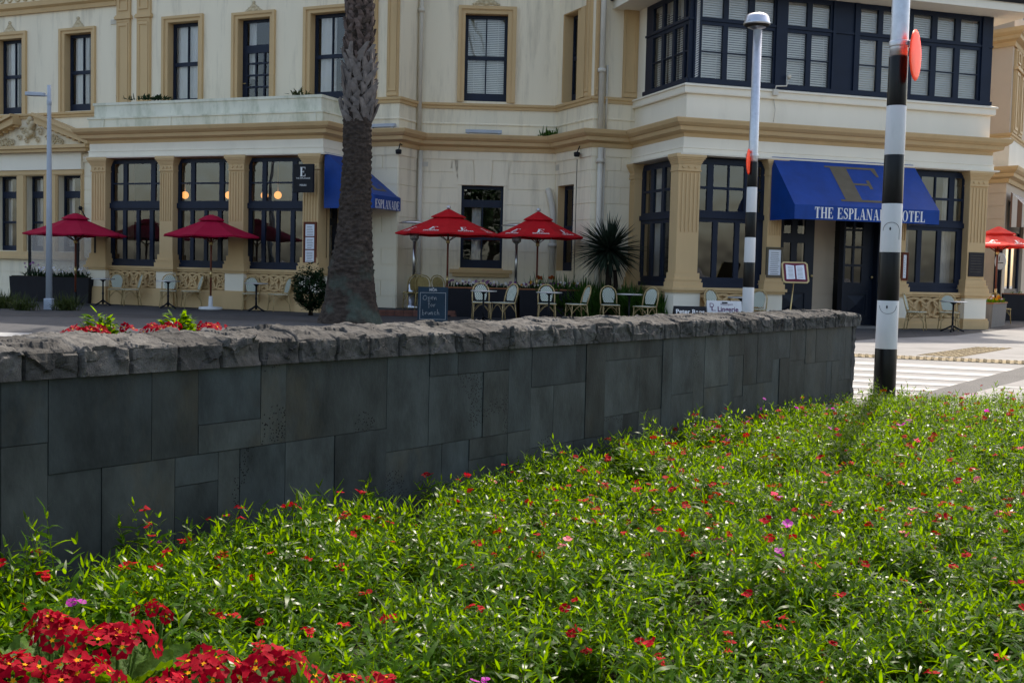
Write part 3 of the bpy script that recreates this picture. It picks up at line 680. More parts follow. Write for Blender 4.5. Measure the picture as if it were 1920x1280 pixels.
def dado(fr, u0, u1, zl, zp_, o=0):
    mb = MB(); mb.box(u0, u1, -.30, o+.10, zl-.06, zl+.0, fr); mb.box(u0, u1, -.30, o+.06, zl-.12, zl-.06, fr)
    mb.box(u0, u1, -.30, o+.10, -.02, zp_, fr); mb.box(u0, u1, -.30, o+.14, -.02, zp_-.14, fr); mb.box(u0, u1, -.30, o-.06, zp_, zl-.12, fr)
    p = part('dado', mb, M['gold'])
    f = MB(); z0, z1 = zp_, zl-.12; r = (z1-z0)*.5; n = max(2, round((u1-u0)/(r*1.25))); st = (u1-u0)/n
    def arc(c, zc, ro, a0, a1, o0, o1, m=12):
        for i in range(m):
            p_, q_ = a0+(a1-a0)*i/m, a0+(a1-a0)*(i+1)/m
            pts = [(c+ro*math.cos(p_), zc+ro*math.sin(p_)), (c+ro*math.cos(q_), zc+ro*math.sin(q_)), (c+(ro-.055)*math.cos(q_), zc+(ro-.055)*math.sin(q_)), (c+(ro-.055)*math.cos(p_), zc+(ro-.055)*math.sin(p_))]
            pts = [(min(max(a,u0),u1), b) for a, b in pts]
            if abs(pts[0][0]-pts[1][0])+abs(pts[0][1]-pts[1][1]) < 1e-4: continue
            f.extr([fr.w(a, o0, b) for a, b in pts], fr.O*(o1-o0))
    for k in range(n+1):
        c = u0+st*k
        arc(c, z0, 2*r*.98, .12, PI-.12, o-.05, o+.035+.004*(k % 2)); arc(c, z1, 2*r*.98, -PI+.12, -.12, o-.05, o+.022+.004*(k % 2))
        s = .05; f.extr([fr.w(c+a*s, o+.0, (z0+z1)/2+b*s) for a, b in ((1,0),(0,1),(-1,0),(0,-1))], fr.O*.06)
    f.build('fretwork', M['gold'], p, org=ORG[p.name])
    return p

# --- left bay
ZTB, ZLB, ZPB = 4.14, 1.10, .50
PB = [(179,203),(304.5,329),(433.5,461.5),(572,602)]
pu = [(FB.px(a,400)[0], FB.px(b,400)[0]) for a, b in PB]
pu[0] = (.02, pu[0][1]); pu[-1] = (pu[-1][0], FB.len-.02)
for a, b in pu: pier(FB, a, b, ZTB, ZLB, ZPB)
TOP3 = ([(.055,.24),(.31,.74),(.82,.97)], [(.035,.215),(.23,.385)]); LOW4 = ([(.07,.235),(.295,.48),(.535,.72),(.785,.955)], [(.475,.935)])
for k in range(3):
    a, b = pu[k][1], pu[k+1][0]; dado(FB, a, b, ZLB, ZPB)
    r = [a-.02, b+.02, ZLB, ZTB-.06]; w_ = r[1]-r[0]; h_ = r[3]-r[2]
    w = window(FB, r, panes_of(r, *TOP3)+panes_of(r, *LOW4), o=-.10, extra=[(r[0],r[1],r[3]-h_*.455,r[3]-h_*.405,.05),(r[0]+.02,r[1]-.02,r[2],r[2]+.1,.06)])
    for q in LOW4[0]: pass
mb = MB(); sweep(mb, [B0b, B0, B1, B1b], [(-.3,ZTB-.02),(.20,ZTB-.02),(.21,ZTB+.02),(.10,ZTB+.03),(.10,ZTB+.16),(.115,ZTB+.165),(.115,ZTB+.19),(.08,ZTB+.195),(.08,4.53),(-.3,4.53)]); part('frieze', mb, M['whitebay'])
for fr_, u0_, u1_ in ((FBl, .0, FBl.len-.3),):
    mb = MB(); grid_wall(mb, fr_, u0_, u1_, 0, 4.5, [], t=.1); part('wall', mb, M['white'])
# right return with the side door
dr = [.42, 1.02, .05, 3.2]
mb = MB(); grid_wall(mb, FBr, .3, FBr.len, 0, 4.5, [dr], t=.2); part('wall', mb, M['gold'])
dp = panes_of(dr, [(.25,.75)], [(.05,.22),(.28,.62)]); window(FBr, dr, dp, o=-.12, m='navy2', name='side_door')
# parapet over the left bay
mb = MB(); i = .12
pin = lambda p, q: p
sweep(mb, [B0b+FB.U*.05, B0+FB.U*.05-FB.O*.0, B1-FB.U*.05, B1b-FB.U*.05], [(-.25,4.9),(.12,4.9),(.13,5.2),(.16,5.21),(.16,5.26),(.02,5.28),(.02,5.60),(.05,5.61),(.05,5.68),(-.25,5.70)])
for x in (200, 325, 459, 596):
    u = FB.px(x,228)[0]; mb.box(u-.05, u+.03, .125, .15, 4.92, 5.2, FB)
part('parapet', mb, M['parapet'])
mb = MB(); slab(mb, [B0+FB.O*-.1,B1+FB.O*-.1,B1b,B0b], 4.94, 5.0); part('terrace_roof', mb, M['parapet'])

# --- right bay
ZTR, ZLR, ZPR = 4.07, .93, .27
RP = {k: (FR.px(a,400,.12)[0], FR.px(b,400,.12)[0]) for k, (a, b) in dict(a=(1270,1311), b=(1440,1466), c=(1690,1701), d=(1817,1848)).items()}
RP['a'] = (RP['a'][0], RP['a'][1]); RP['c'] = (RP['c'][0]-.25, RP['c'][1]); RP['d'] = (RP['d'][0], FR.len-.03)
for k in 'abcd': pier(FR, *RP[k], ZTR, ZLR, ZPR)
nl = FNR.len
pier(FNR, .04, .32, ZTR, ZLR, ZPR, name='return_pier')
UPR = ([(.03,.17),(.255,.465),(.485,.70),(.79,.95)], [(.045,.215),(.235,.40)]); LOR = ([(.03,.27),(.34,.585),(.655,.90)], [(.49,.92)])
def bigwin(fr, a, b, up, lo, zl, zt):
    r = [a-.02, b+.02, zl, zt-.06]; h_ = r[3]-r[2]
    return window(fr, r, panes_of(r, *up)+panes_of(r, *lo), o=-.10, extra=[(r[0],r[1],r[3]-h_*.46,r[3]-h_*.42,.05),(r[0]+.02,r[1]-.02,r[2],r[2]+.1,.07)])
w1 = bigwin(FR, RP['a'][1], RP['b'][0], UPR, LOR, ZLR, ZTR); dado(FR, RP['a'][1], RP['b'][0], ZLR, ZPR)
mir = lambda t: ([(1-b, 1-a) for a, b in t[0]][::-1], t[1])
w2 = bigwin(FR, RP['c'][1], RP['d'][0], mir(UPR), LOR, ZLR, ZTR); dado(FR, RP['c'][1], RP['d'][0], ZLR, ZPR)
w3 = bigwin(FNR, .32, nl-.12, ([(.06,.22),(.29,.47),(.53,.71),(.78,.94)], UPR[1]), ([(.05,.23),(.29,.48),(.53,.71),(.77,.95)], LOR[1]), ZLR, ZTR); dado(FNR, .32, nl-.10, ZLR, ZPR)
curtain(FR, RP['c'][1]+.05, RP['c'][1]+.5, 1.1, 4.0, -.5, w2); curtain(FR, RP['d'][0]-.35, RP['d'][0]-.05, 1.1, 4.0, -.5, w2)
curtain(FNR, .4, .75, 1.1, 4.0, -.45, w3)
FRZ = [(-.3,ZTR-.02),(.22,ZTR-.02),(.23,ZTR+.02),(.12,ZTR+.03),(.12,ZTR+.14),(.135,ZTR+.145),(.135,ZTR+.17),(.10,ZTR+.175),(.10,4.47),(-.3,4.47)]
mb = MB(); sweep(mb, [N2, Rl, Rr, Rb], FRZ); part('frieze', mb, M['whitebay'])
# entrance recess: two door leaves and a panelled corridor
ua, ub = RP['b'][1], RP['c'][0]
def door(fr, u0, u1, z0, z1, o, panes, name='door'):
    mb = MB(); grid_wall(mb, fr, u0, u1, z0, z1, panes, t=.06, o=o, closed=True)
    w, h = u1-u0, z1-z0
    boxring(mb, fr, [u0+.12*w,u1-.12*w,z0+.06*h,z0+.30*h], [u0+.2*w,u1-.2*w,z0+.09*h,z0+.27*h], o, o+.025, True)
    P = [fr.w(u0+q*w, o+.001, z0+t*h) for q, t in ((.24,.105),(.76,.105),(.76,.255),(.24,.255))]; c = fr.w((u0+u1)/2, o+.05, z0+.18*h)
    for i in range(4): mb.poly([P[i], P[(i+1)%4], c])
    d = part(name, mb, M['navy2']); g = MB(); g.quad(fr.w(u0+.03,o-.03,z0+.3*h), fr.w(u1-.03,o-.03,z0+.3*h), fr.w(u1-.03,o-.03,z1-.03), fr.w(u0+.03,o-.03,z1-.03)); g.build('pane', M['glass'], d, org=ORG[d.name], recalc=False)
    k = MB(); k.sphere(fr.w(u1-.06*w, o+.06, z0+.42*h), .035, 8, 5); k.build('handle', M['brass'], d, org=ORG[d.name])
    return d
uL1 = FR.px(1540, 480)[0]; uR0 = FR.px(1588, 480)[0]; dz1 = 2.95
rl_ = [ua, uL1, .06, dz1]
door(FR, ua+.02, uL1, .06, dz1, -.35, panes_of([ua+.02,uL1,.06,dz1], [(.28,.46),(.60,.78)], [(.10,.22),(.30,.62)]))
rr_ = [uR0, ub-.02, .06, dz1]
door(FR, uR0+.05, uR0+1.0, .06, dz1, -.35, panes_of([uR0+.05,uR0+1.0,.06,dz1], [(.12,.36),(.42,.66)], [(.04,.16),(.18,.31),(.33,.47),(.49,.63)]))
mb = MB(); mb.box(uR0, uR0+.05, -.36, -.15, .06, dz1, FR); mb.box(uR0+1.0, ub, -.36, -.15, .06, dz1, FR); mb.box(ua, ub, -.36, -.15, dz1, ZTR, FR); part('door_frame', mb, M['navy2'])
mb = MB(); mb.box(uR0+.0, ub, -1.0, -.92, .05, 3.2, FR); part('inner_backing', mb, M['dark'])  # dark panel added behind the right door to darken its bright panes
mb = MB(); grid_wall(mb, FR, uL1-.1, uR0+.1, 0.02, 3.2, [], t=.1, o=-.75); courses(mb, FR, uL1-.1, uR0+.1, .02, 3.2, [], o=-.75, vj=False); part('corridor_wall', mb, M['beige'])
mb = MB(); mb.box(ua, ub, -2.2, .25, -.02, .05, FR); mb.box(ua+.1, ub-.1, -.2, .5, -.02, .028, FR); part('door_step', mb, M['planterg'])
# wall band, sill and bay window above
mb = MB(); sweep(mb, [N2-FN.U*.0, Rl, Rr, Rb], [(-.2,4.88),(.02,4.88),(.02,5.52),(-.2,5.52)]); part('wall', mb, M['whitebay'])
zs1 = 5.75
mb = MB(); sweep(mb, [N2, Rl, Rr, Rb], [(-.2,5.50),(.10,5.50),(.11,5.53),(.11,5.66),(.15,5.67),(.15,5.71),(.02,zs1),(-.2,zs1)]); part('bay_sill', mb, M['whitebay'])
zt_ = FR.px(1842, 31)[1]
rect = [.0, FR.len-.0, zs1, zt_]; 
def colspan(xs, y=100): return [(FR.px(a,y)[0], FR.px(b,y)[0]) for a, b in xs]
cols = colspan([(1315,1355),(1364,1402),(1413,1450),(1476,1512),(1521,1555),(1612,1645),(1654,1686),(1711,1746),(1756,1790),(1800,1835)])
rz = []
za = FR.px(1330, 147)[1]; zm = FR.px(1330, 97)[1]; zb2 = FR.px(1330, 47)[1]; zc2 = FR.px(1330, 33)[1]; zd2 = zt_-.12
pn = [[a, b, z0, z1] for a, b in cols for z0, z1 in ((za+.0, zm-.012), (zm+.012, zb2), (zc2, zd2))]
ex = []
for x0, x1 in ((1299,1312),(1453,1474),(1559,1564),(1600,1609),(1692,1706),(1839,1852)):
    a, b = FR.px(x0,100)[0], FR.px(x1,100)[0]; ex.append((max(0,a), min(FR.len,b), zs1+.02, zt_-.01, .05))
ex.append((.0, FR.len, zs1, zs1+.1, .07)); ex.append((.0, FR.len, zc2-.09, zc2-.04, .035))
bw = window(FR, rect, pn, o=.0, th=.08, glass='glassup', name='bay_window', extra=ex)
for a, b in cols:
    slats(FR, a-.03, b+.03, zs1+.12, zt_-.1, -.16, bw, gap=.055)
rect2 = [nl*.0+.55, nl, zs1, zt_]
c2 = [(FNR.px(a,120)[0], FNR.px(b,120)[0]) for a, b in ((1223,1239),(1243,1259),(1263,1279),(1283,1297))]
pn = [[a, b, z0, z1] for a, b in c2 for z0, z1 in ((za, zm-.012), (zm+.012, zb2), (zc2, zd2))]
bw2 = window(FNR, rect2, pn, o=.0, th=.08, glass='glassup', name='bay_window', extra=[(rect2[0], nl+.05, zs1, zs1+.1, .07), (rect2[0], nl, zc2-.09, zc2-.04, .035)])
for a, b in c2: slats(FNR, a-.03, b+.03, zs1+.12, zt_-.1, -.16, bw2, gap=.055)
mb = MB(); grid_wall(mb, FNR, 0, rect2[0], 4.9, 8.3, [], t=.1); grid_wall(mb, FRb, 0, FRb.len, 0, 8.3, [], t=.1); part('wall', mb, M['whitebay'])
# eave and roof of the bay
ez = FR.px(1680, 22, .75)[1]; print('eave', ez, 'bay top', zt_)
mb = MB(); E = [UN(11.5,28.65), UN(11.5,24.85), UN(21.5,24.85), UN(21.5,28.65)]
slab(mb, E, zt_+.005, zt_+.05); sweep(mb, E, [(-.02,zt_+.0),(.02,zt_+.0),(.02,zt_+.24),(-.02,zt_+.24)]); part('eave', mb, M['whitebay'])
mb = MB(); sweep(mb, E, [(-.02,zt_+.22),(.06,zt_+.2),(.12,zt_+.26),(.12,zt_+.36),(-.02,zt_+.34)]); part('gutter', mb, M['roof'])
mb = MB(); e = [Vector((p.x,p.y,zt_+.30)) for p in E]; t0, t1 = UN(12.6,28.65), UN(20.4,28.65); t0.z = t1.z = zt_+1.9
m0, m1 = UN(13.2,27.0), UN(19.9,27.0); m0.z = m1.z = zt_+1.5
mb.poly([e[0],e[1],m0,t0]); mb.poly([e[1],e[2],m1,m0]); mb.poly([e[2],e[3],t1,m1]); mb.poly([m0,m1,t1,t0])
for k in range(60):
    q = k/60; a = e[1].lerp(e[2], q); b = m0.lerp(m1, q); mb.tube([a+Vector((0,0,.02)), b+Vector((0,0,.02))], .025, 5, cap=False)
part('roof', mb, M['roof'])
# downpipes
def pipe(fr, pts, r, name='downpipe', collars=()):
    mb = MB(); P = [fr.w(*p) for p in pts]; mb.tube(P, r, 10)
    for c in collars: mb.lathe([(r*1.0,-.05),(r*1.45,-.05),(r*1.45,.05),(r*1.0,.05)], fr.w(*c), 12)
    return part(name, mb, M['pipe'])
u = FN.px(1126,100)[0]; pipe(FN, [(u,.14,4.9),(u,.14,12.3)], .075, collars=((u,.14,6.4),(u,.14,8.35)))
u = FN.px(1122,300)[0]; pipe(FN, [(u,.14,.05),(u,.14,4.44)], .075, collars=((u,.14,4.1),(u,.14,2.2)))
u = FN.px(1135,200)[0]; pipe(FN, [(u,.08,4.9),(u,.08,6.55)], .028); pipe(FN, [(u-.02,.08,.05),(u-.02,.08,4.44)], .03)
pipe(FLM, [(FLM.len-.09,.1,4.9),(FLM.len-.09,.1,12)], .06, collars=((FLM.len-.09,.1,8.2),)); pipe(FM, [(.1,.10,.05),(.1,.10,4.44)], .065, collars=((.1,.1,2.3),))
u = FM.px(1036,420)[0]; u2 = FM.px(1028,352)[0]; pipe(FM, [(u2,-.05,3.42),(u2,.10,3.44),(u2+.03,.12,3.36),(u-.03,.12,3.0),(u,.12,2.8),(u,.12,.1)], .085, collars=((u,.12,1.95),))
# light boxes on the ledge and little floodlights
for fr_, x0, x1 in ((FM,873,941),(FL,694,741)):
    mb = MB(); a = fr_.px(x0,246,.25)[0]; b = fr_.px(x1,246,.25)[0]; mb.box(a, b, .18, .32, 4.93, 5.02, fr_); mb.box(a+.05, a+.1, .2, .3, 4.86, 4.94, fr_); mb.box(b-.1, b-.05, .2, .3, 4.86, 4.94, fr_)
    part('light_trough', mb, M['polepaint'], bevel=.008)
for fr_, x, y in ((FL,748,285),(FMN,1083,290)):
    u, z = fr_.px(x,y,.15); mb = MB(); mb.tube([fr_.w(u,.0,z+.2), fr_.w(u,.1,z+.22), fr_.w(u,.16,z+.06)], .015, 6)
    q = fr_.w(u,.17,z); mb.lathe([(.05,-.06),(.075,-.05),(.085,.05),(.04,.07)], q, 10); part('floodlight', mb, M['mblack'])
mb = MB(); mb.tube([FMN.w(FMN.px(1084,300)[0],.03,z) for z in (.4,4.2)], .008, 5); part('cable', mb, M['mblack'])
# conduit and lamp on bay window
u = FR.px(1447,180)[0]; mb = MB(); mb.tube([FR.w(u+.0,.13,4.95), FR.w(u+.08,.06,5.25), FR.w(u+.02,.06,5.5)], .012, 6); mb.box(u-.07,u+.07,.11,.2,5.58,5.72,FR)
mb.tube([FR.w(u,.16,5.7), FR.w(u+.02,.16,5.80), FR.w(u+.3,.16,5.82), FR.w(u+.36,.14,6.0)], .018, 6); mb.sphere(FR.w(u+.36,.16,6.05), .06, 8, 6); part('cable_lamp', mb, M['pipe'])

# ================================================================== corner block further along the street
Cc = D(1885, 400, 38); Cc.z = 0
CL = Cc + Vector((-math.cos(R_(53)), math.sin(R_(53)), 0))*5; CRt = Cc + Vector((math.cos(R_(59)), math.sin(R_(59)), 0))*16
FCL, FCR = Fr(CL, Cc), Fr(Cc, CRt)
blk = thing('corner_building', 'beige rusticated corner building with a striped shop awning, beyond the right end of the hotel', 'building', tuple(Cc))
shop = [.5, 4.2, .7, 3.9]
mb = MB(); grid_wall(mb, FCL, 0, FCL.len, 0, 9.9, [], t=.1); grid_wall(mb, FCR, 0, FCR.len, 0, 9.9, [shop], t=.3); courses(mb, FCL, 0, FCL.len, 0, 4.5, []); part('wall', mb, M['beige'], blk)
mb = MB(); slab(mb, [CL,Cc,CRt,CRt+Vector((-3,3,0)),CL+Vector((0,3,0))], 9.9, 10.1); part('roof', mb, M['roof'], blk)
zcc = FCR.px(1897,340)[1]
mb = MB(); sweep(mb, [CL,Cc,CRt], [(o*.9,4.42+z*1.15) for o,z in PROF]); sweep(mb, [CL,Cc,CRt], [(o*.9,8.75+z*1.2) for o,z in PROF]); sweep(mb, [CL,Cc,CRt], [(o,6.0+z) for o, z in BAND]); part('cornice', mb, M['gold'], blk)
mb = MB(); sweep(mb, [CL,Cc,CRt], [(-.02,4.9),(.03,4.9),(.03,5.85),(-.02,5.85)]); part('frieze', mb, M['whitebay'], blk)
for a in (.25, 1.35):
    mb = MB(); mb.box(a, a+.8, -.01, .09, 6.05, 8.7, FCR); boxring(mb, FCR, [a+.1,a+.7,6.15,8.0],[a+.2,a+.6,6.25,7.9], .085, .12, True); mb.box(a-.06,a+.86,.0,.16,8.05,8.15,FCR); boxring(mb, FCR, [a+.15,a+.65,8.25,8.65],[a+.25,a+.55,8.32,8.58], .085,.13, True); part('pilaster', mb, M['gold'], blk)
mb = MB(); r = shop; grid_wall(mb, FCR, *r, panes_of(r, [(.1,.45),(.5,.95)], [(.3,.9)]), t=.07, o=-.1, closed=True); w = part('shop_front', mb, M['navy'], blk)
g = MB(); g.quad(*[FCR.w(a,-.14,b) for a, b in ((r[0],r[2]),(r[1],r[2]),(r[1],r[3]),(r[0],r[3]))]); g.build('pane', M['glass'], w, org=ORG[w.name], recalc=False)
mb = MB(); mb.box(.1, 8, -3, -2.6, 0, 4.2, FCR); part('inner_backing', mb, M['dark'], blk)
mb = MB(); d0 = FCL.px(1866,500)[0]; mb.box(d0, FCL.len-.02, .0, .06, .05, 2.9, FCL); part('shutter', mb, M['navy2'], blk)
so = thing('round_sign', 'round white shop sign on a navy shutter beside the red umbrella', 'sign', tuple(FCL.w(*[FCL.px(1879,490)[0], .1, FCL.px(1879,490)[1]])))
uu, zz = FCL.px(1879,490)
mb = MB(); p = [FCL.w(uu+.19*math.cos(q), .08, zz+.27*math.sin(q)) for q in np.linspace(0,2*PI,25)[:-1]]; mb.extr(p, FCL.O*.04); mb.build('disc', M['bandwhite'], so)
mb = MB()
mb.tube([FCL.w(uu-.03,.124,zz+.02), FCL.w(uu-.01,.124,zz+.17)], .012, 5); mb.tube([FCL.w(uu-.11,.124,zz-.05), FCL.w(uu+.11,.124,zz-.05)], .012, 5); mb.build('lettering', M['mblack'], so)

# awnings ------------------------------------------------------------
def awning(fr, u0, u1, zt, zv, zb, p, label, text, tu, emblem=None, stripes=None, th=.02):
    a = thing('awning', label, 'awning', tuple(fr.w((u0+u1)/2, .12, zb)))
    mb = MB(); o0 = .14
    mb.extr([fr.w(u0,o0,zt), fr.w(u1,o0,zt), fr.w(u1,p,zv), fr.w(u0,p,zv)], Vector((0,0,-th)))
    for u in (u0, u1-th): mb.extr([fr.w(u,o0,zt-th), fr.w(u,p,zv-th), fr.w(u,p,zb), fr.w(u,o0,zb)], fr.U*th)
    mb.build('canopy', stripes or M['blue'], a)
    v = MB(); v.box(u0, u1, p-.005, p+.012, zb, zv, fr); vo = v.build('valance', stripes or M['blue'], a)
    fm = MB(); fm.tube([fr.w(u0+.03,o0,zb+.03), fr.w(u0+.03,p-.03,zb+.03), fr.w(u1-.03,p-.03,zb+.03), fr.w(u1-.03,o0,zb+.03)], .018, 6); fm.build('frame', M['galv'], a)
    if text:
        l = MB(); serif(l, text, lambda x,y,k: fr.w(x, p+.012+k, y), tu[0], tu[1], tu[2], tu[3]); l.build('lettering', M['letter'], vo, org=ORG[vo.name], recalc=False)
    if emblem:
        e = MB(); sl = (zt-zv); 
        def onslope(x, y, k): return fr.w(x, o0+(p-o0)*(1-y)+k*.5, zv+sl*y+k)
        for pg in glyph('E')[0]: e.poly([onslope(emblem[0]+q[0]*(emblem[1]-emblem[0])/.70, emblem[2]+q[1]*(emblem[3]-emblem[2]), .006+.0004*random.random()) for q in pg])
        e.build('emblem', M['dullgold'], a, recalc=False)
    return a
p = 1.25
u0, zt1 = FR.px(1448,294,.14); u1, _ = FR.px(1712,309,.14); zv1 = FR.px(1630,389,p)[1]; zb1 = FR.px(1630,416,p)[1]
t0 = FR.px(1527,400,p)[0]; t1 = FR.px(1734,405,p)[0]; tz = FR.px(1630,413,p)[1]; th_ = FR.px(1630,392.5,p)[1]-tz
e0 = FR.px(1560,345,.7)[0]; e1 = FR.px(1668,345,.7)[0]
awning(FR, u0, u1, zt1, zv1, zb1, p, 'broad blue awning with the hotel name over the entrance', 'THE ESPLANADE HOTEL', (t0,t1,tz,th_), emblem=(e0,e1,.10,.86))
p = 1.62
zv2 = FBr.px(757,372.5,p)[1]; zb2_ = FBr.px(757,397,p)[1]; uR = FBr.px(756.5,385,p)[0]; uL = -.10
zt2 = FB.px(610,286)[1]; uR = min(uR, FBr.len-.02); print('awn2', zv2, zb2_, uR, zt2, FBr.len, [proj(FBr.w(u_,p,3)) for u_ in (uL,uR)])
t0 = FBr.px(701,385,p)[0]; t1 = FBr.px(748,385,p)[0]; tz = FBr.px(725,392,p)[1]; th_ = FBr.px(725,374,p)[1]-tz
awning(FBr, uL, uR, zt2, zv2, zb2_, p, 'narrow blue awning half hidden by the palm trunk, over a side door', 'ESPLANADE', (max(t0,uL+.05), t1, tz, th_*.9), emblem=(uL+.3, uR-.35, .12, .8))
def stripe_mat():
    m = mat('striped_canvas', (.5,.45,.38), .8); nt = m.node_tree; N = nt.nodes; L = nt.links
    tc = N.new('ShaderNodeTexCoord'); wv = N.new('ShaderNodeTexWave'); wv.bands_direction = 'Y'; wv.inputs['Scale'].default_value = 2.0; wv.inputs['Distortion'].default_value = 0
    rp = N.new('ShaderNodeValToRGB'); rp.color_ramp.interpolation = 'CONSTANT'; rp.color_ramp.elements[0].color = (.16,.09,.06,1); rp.color_ramp.elements[1].color = (.6,.57,.52,1); rp.color_ramp.elements[1].position = .5
    L.new(tc.outputs['Object'], wv.inputs[0]); L.new(wv.outputs[0], rp.inputs[0]); L.new(rp.outputs[0], N['Principled BSDF'].inputs['Base Color']); return m
awning(FCR, .0, 4.4, 4.12, 3.45, 3.0, .8, 'brown and cream striped shop awning at the right edge, above the dark shop window', None, None, stripes=stripe_mat())

# things on the walls --------------------------------------------------
def framed_menu(fr, x0, y0, x1, y1, o, label, sheets, frame='wood'):
    r = fr.rect(x0,y0,x1,y1,o); t = thing('menu_board', label, 'menu board', tuple(fr.w((r[0]+r[1])/2, o, r[2])))
    mb = MB(); mb.box(r[0], r[1], o-.02, o+.03, r[2], r[3], fr); boxring(mb, fr, r, [r[0]+.03,r[1]-.03,r[2]+.03,r[3]-.03], o+.03, o+.05, True); mb.build('frame', M[frame], t)
    h = (r[3]-r[2]-.10)/sheets
    for k in range(sheets):
        z = r[2]+.05+k*h; s = MB(); s.box(r[0]+.055, r[1]-.055, o+.03, o+.034, z+.015, z+h-.015, fr); so_ = s.build('sheet', M['paper'], t)
        l = MB(); n = max(4, int(h/.05))
        for i in range(n):
            zz = z+.04+(h-.08)*i/n; l.box(r[0]+.085+random.random()*.03, r[1]-.085-random.random()*.05, o+.034, o+.036, zz, zz+.010, fr)
        l.build('print', M['bronze'], so_, org=ORG[so_.name])
    return t
framed_menu(FB, 571, 416, 593, 496, .135, 'narrow wooden menu case with three sheets on the pier left of the palm', 3)
framed_menu(FR, 1437, 463, 1465, 521, .135, 'glazed menu case with one long sheet on the pier beside the dark double door', 1, 'dullgold')
framed_menu(FR, 1690, 473, 1700, 526, .135, 'slim menu case half hidden behind the nearer striped pole', 1, 'wood')
r = FR.rect(1817, 473, 1843, 519, .13); t = thing('plaque', 'dark metal plaque on the ochre pier at the right end of the hotel', 'plaque', tuple(FR.w(r[0], .13, r[2])))
mb = MB(); mb.box(r[0], r[1], .115, .15, r[2], r[3], FR); mb.build('plate', M['plaque'], t)
mb = MB()
for k in range(7): z = r[3]-.09-k*.07; mb.box(r[0]+.05, r[1]-.05-random.random()*.06, .15, .152, z, z+.018, FR)
mb.build('lettering', M['bronze'], t)
# hanging sign at the left bay
r = [*FB.rect(552, 308, 588, 361, .55)]; sg = thing('hanging_sign', 'black hanging sign with a white letter E beside the last pier of the left bay', 'sign', tuple(FB.w((r[0]+r[1])/2, .55, r[2])))
mb = MB(); mb.box(r[0], r[1], .51, .59, r[2], r[3], FB); mb.build('panel', M['mblack'], sg, bevel=.008)
mb = MB(); mb.box(r[0]+.1, r[0]+.13, .1, .51, r[3]-.12, r[3]-.09, FB); mb.box(r[0]+.1, r[0]+.13, .1, .51, r[2]+.12, r[2]+.15, FB); mb.build('bracket', M['mblack'], sg)
mb = MB(); w_ = r[1]-r[0]; h_ = r[3]-r[2]
for pg in glyph('E')[0]: mb.poly([FB.w(r[0]+w_*.34+q[0]/.70*w_*.30, .592+.0005*random.random(), r[2]+h_*.56+q[1]*h_*.33) for q in pg])
font_mesh(mb, 'THE ESPLANADE', lambda x,y,l: FB.w(x, .592, y), (r[0]+r[1])/2, r[2]+h_*.47, .06, width=w_*.72)
font_mesh(mb, 'MAIN', lambda x,y,l: FB.w(x, .592, y), (r[0]+r[1])/2, r[2]+h_*.22, .075, width=w_*.32)
mb.build('lettering', M['letter'], sg, recalc=False)
# projecting pole light at far left pier
mb = MB(); a = FL.w(FL.px(160,391)[0], .2, FL.px(160,391)[1]); mb.tube([a, a+Vector((.25,-.1,-.38))], .02, 6); mb.sphere(a, .07, 8, 5); tag(mb.build('wall_spotlight', M['mblack']), 'small black spotlight on an arm above the left umbrella', 'spotlight')
# pendant globes inside the left bay
def globe(x, y, lab):
    u, z = FB.px(x, y, -.75); c = FB.w(u, -.75, z); t = thing('pendant_lamp', lab, 'lamp', tuple(c), group='pendant lamps inside the left bay')
    mb = MB(); mb.sphere(c, .105, 14, 9); mb.build('globe', M['lampglow'], t)
    mb = MB(); mb.tube([c+Vector((0,0,.09)), Vector((c.x,c.y,4.5))], .012, 5); mb.build('cord', M['brass'], t)
globe(347, 366, 'warm glowing globe lamp behind the left pane of the middle window of the left bay'); globe(429, 366, 'warm glowing globe lamp beside the third pier of the left bay, half hidden')
globe(521, 366, 'warm glowing globe lamp hanging in the centre of the left bay window nearest the palm'); globe(496, 366.5, 'warm glowing globe lamp partly hidden behind a mullion, left of the central one')

# ================================================================== GROUND
def ground_mat(name, col, scale, joints=None, rough=.85, var=.15, rot=0, bump=.2, gloss=None):
    m = mat(name, col, rough, var, scale, bump, 90, stain=tuple(c*.62 for c in col), stain_scale=.9, stain_amt=.55, stain_lo=.5)
    if joints:
        nt = m.node_tree; N = nt.nodes; L = nt.links; b = N['Principled BSDF']; lk = b.inputs['Base Color'].links[0]; src = lk.from_socket
        tc = N.new('ShaderNodeTexCoord'); mp = N.new('ShaderNodeMapping'); mp.inputs['Rotation'].default_value[2] = rot; L.new(tc.outputs['Object'], mp.inputs[0])
        br = N.new('ShaderNodeTexBrick'); br.inputs['Scale'].default_value = 1; br.inputs['Brick Width'].default_value = joints[0]; br.inputs['Row Height'].default_value = joints[1]; br.inputs['Mortar Size'].default_value = joints[2]
        br.inputs['Color1'].default_value = (1,1,1,1); br.inputs['Color2'].default_value = (.78,.78,.8,1); br.inputs['Mortar'].default_value = (.45,.45,.45,1)
        L.new(mp.outputs[0], br.inputs[0]); mx = N.new('ShaderNodeMix'); mx.data_type = 'RGBA'; mx.blend_type = 'MULTIPLY'; mx.inputs[0].default_value = 1
        L.new(src, mx.inputs[6]); L.new(br.outputs['Color'], mx.inputs[7]); L.new(mx.outputs[2], b.inputs['Base Color'])
    return m
def sheet(name, pts, z, m, kind='structure'):
    mb = MB(); mb.poly([(p[0],p[1],z) for p in pts]); o = mb.build(name, m, recalc=False)
    if o.data.polygons[0].normal.z < 0: o.data.flip_normals()
    return tag(o, kind=kind)
M['base'] = ground_mat('ground_asphalt', (.10,.10,.105), 2)
M['roadg'] = ground_mat('road_asphalt', (.07,.07,.073), 2.5)
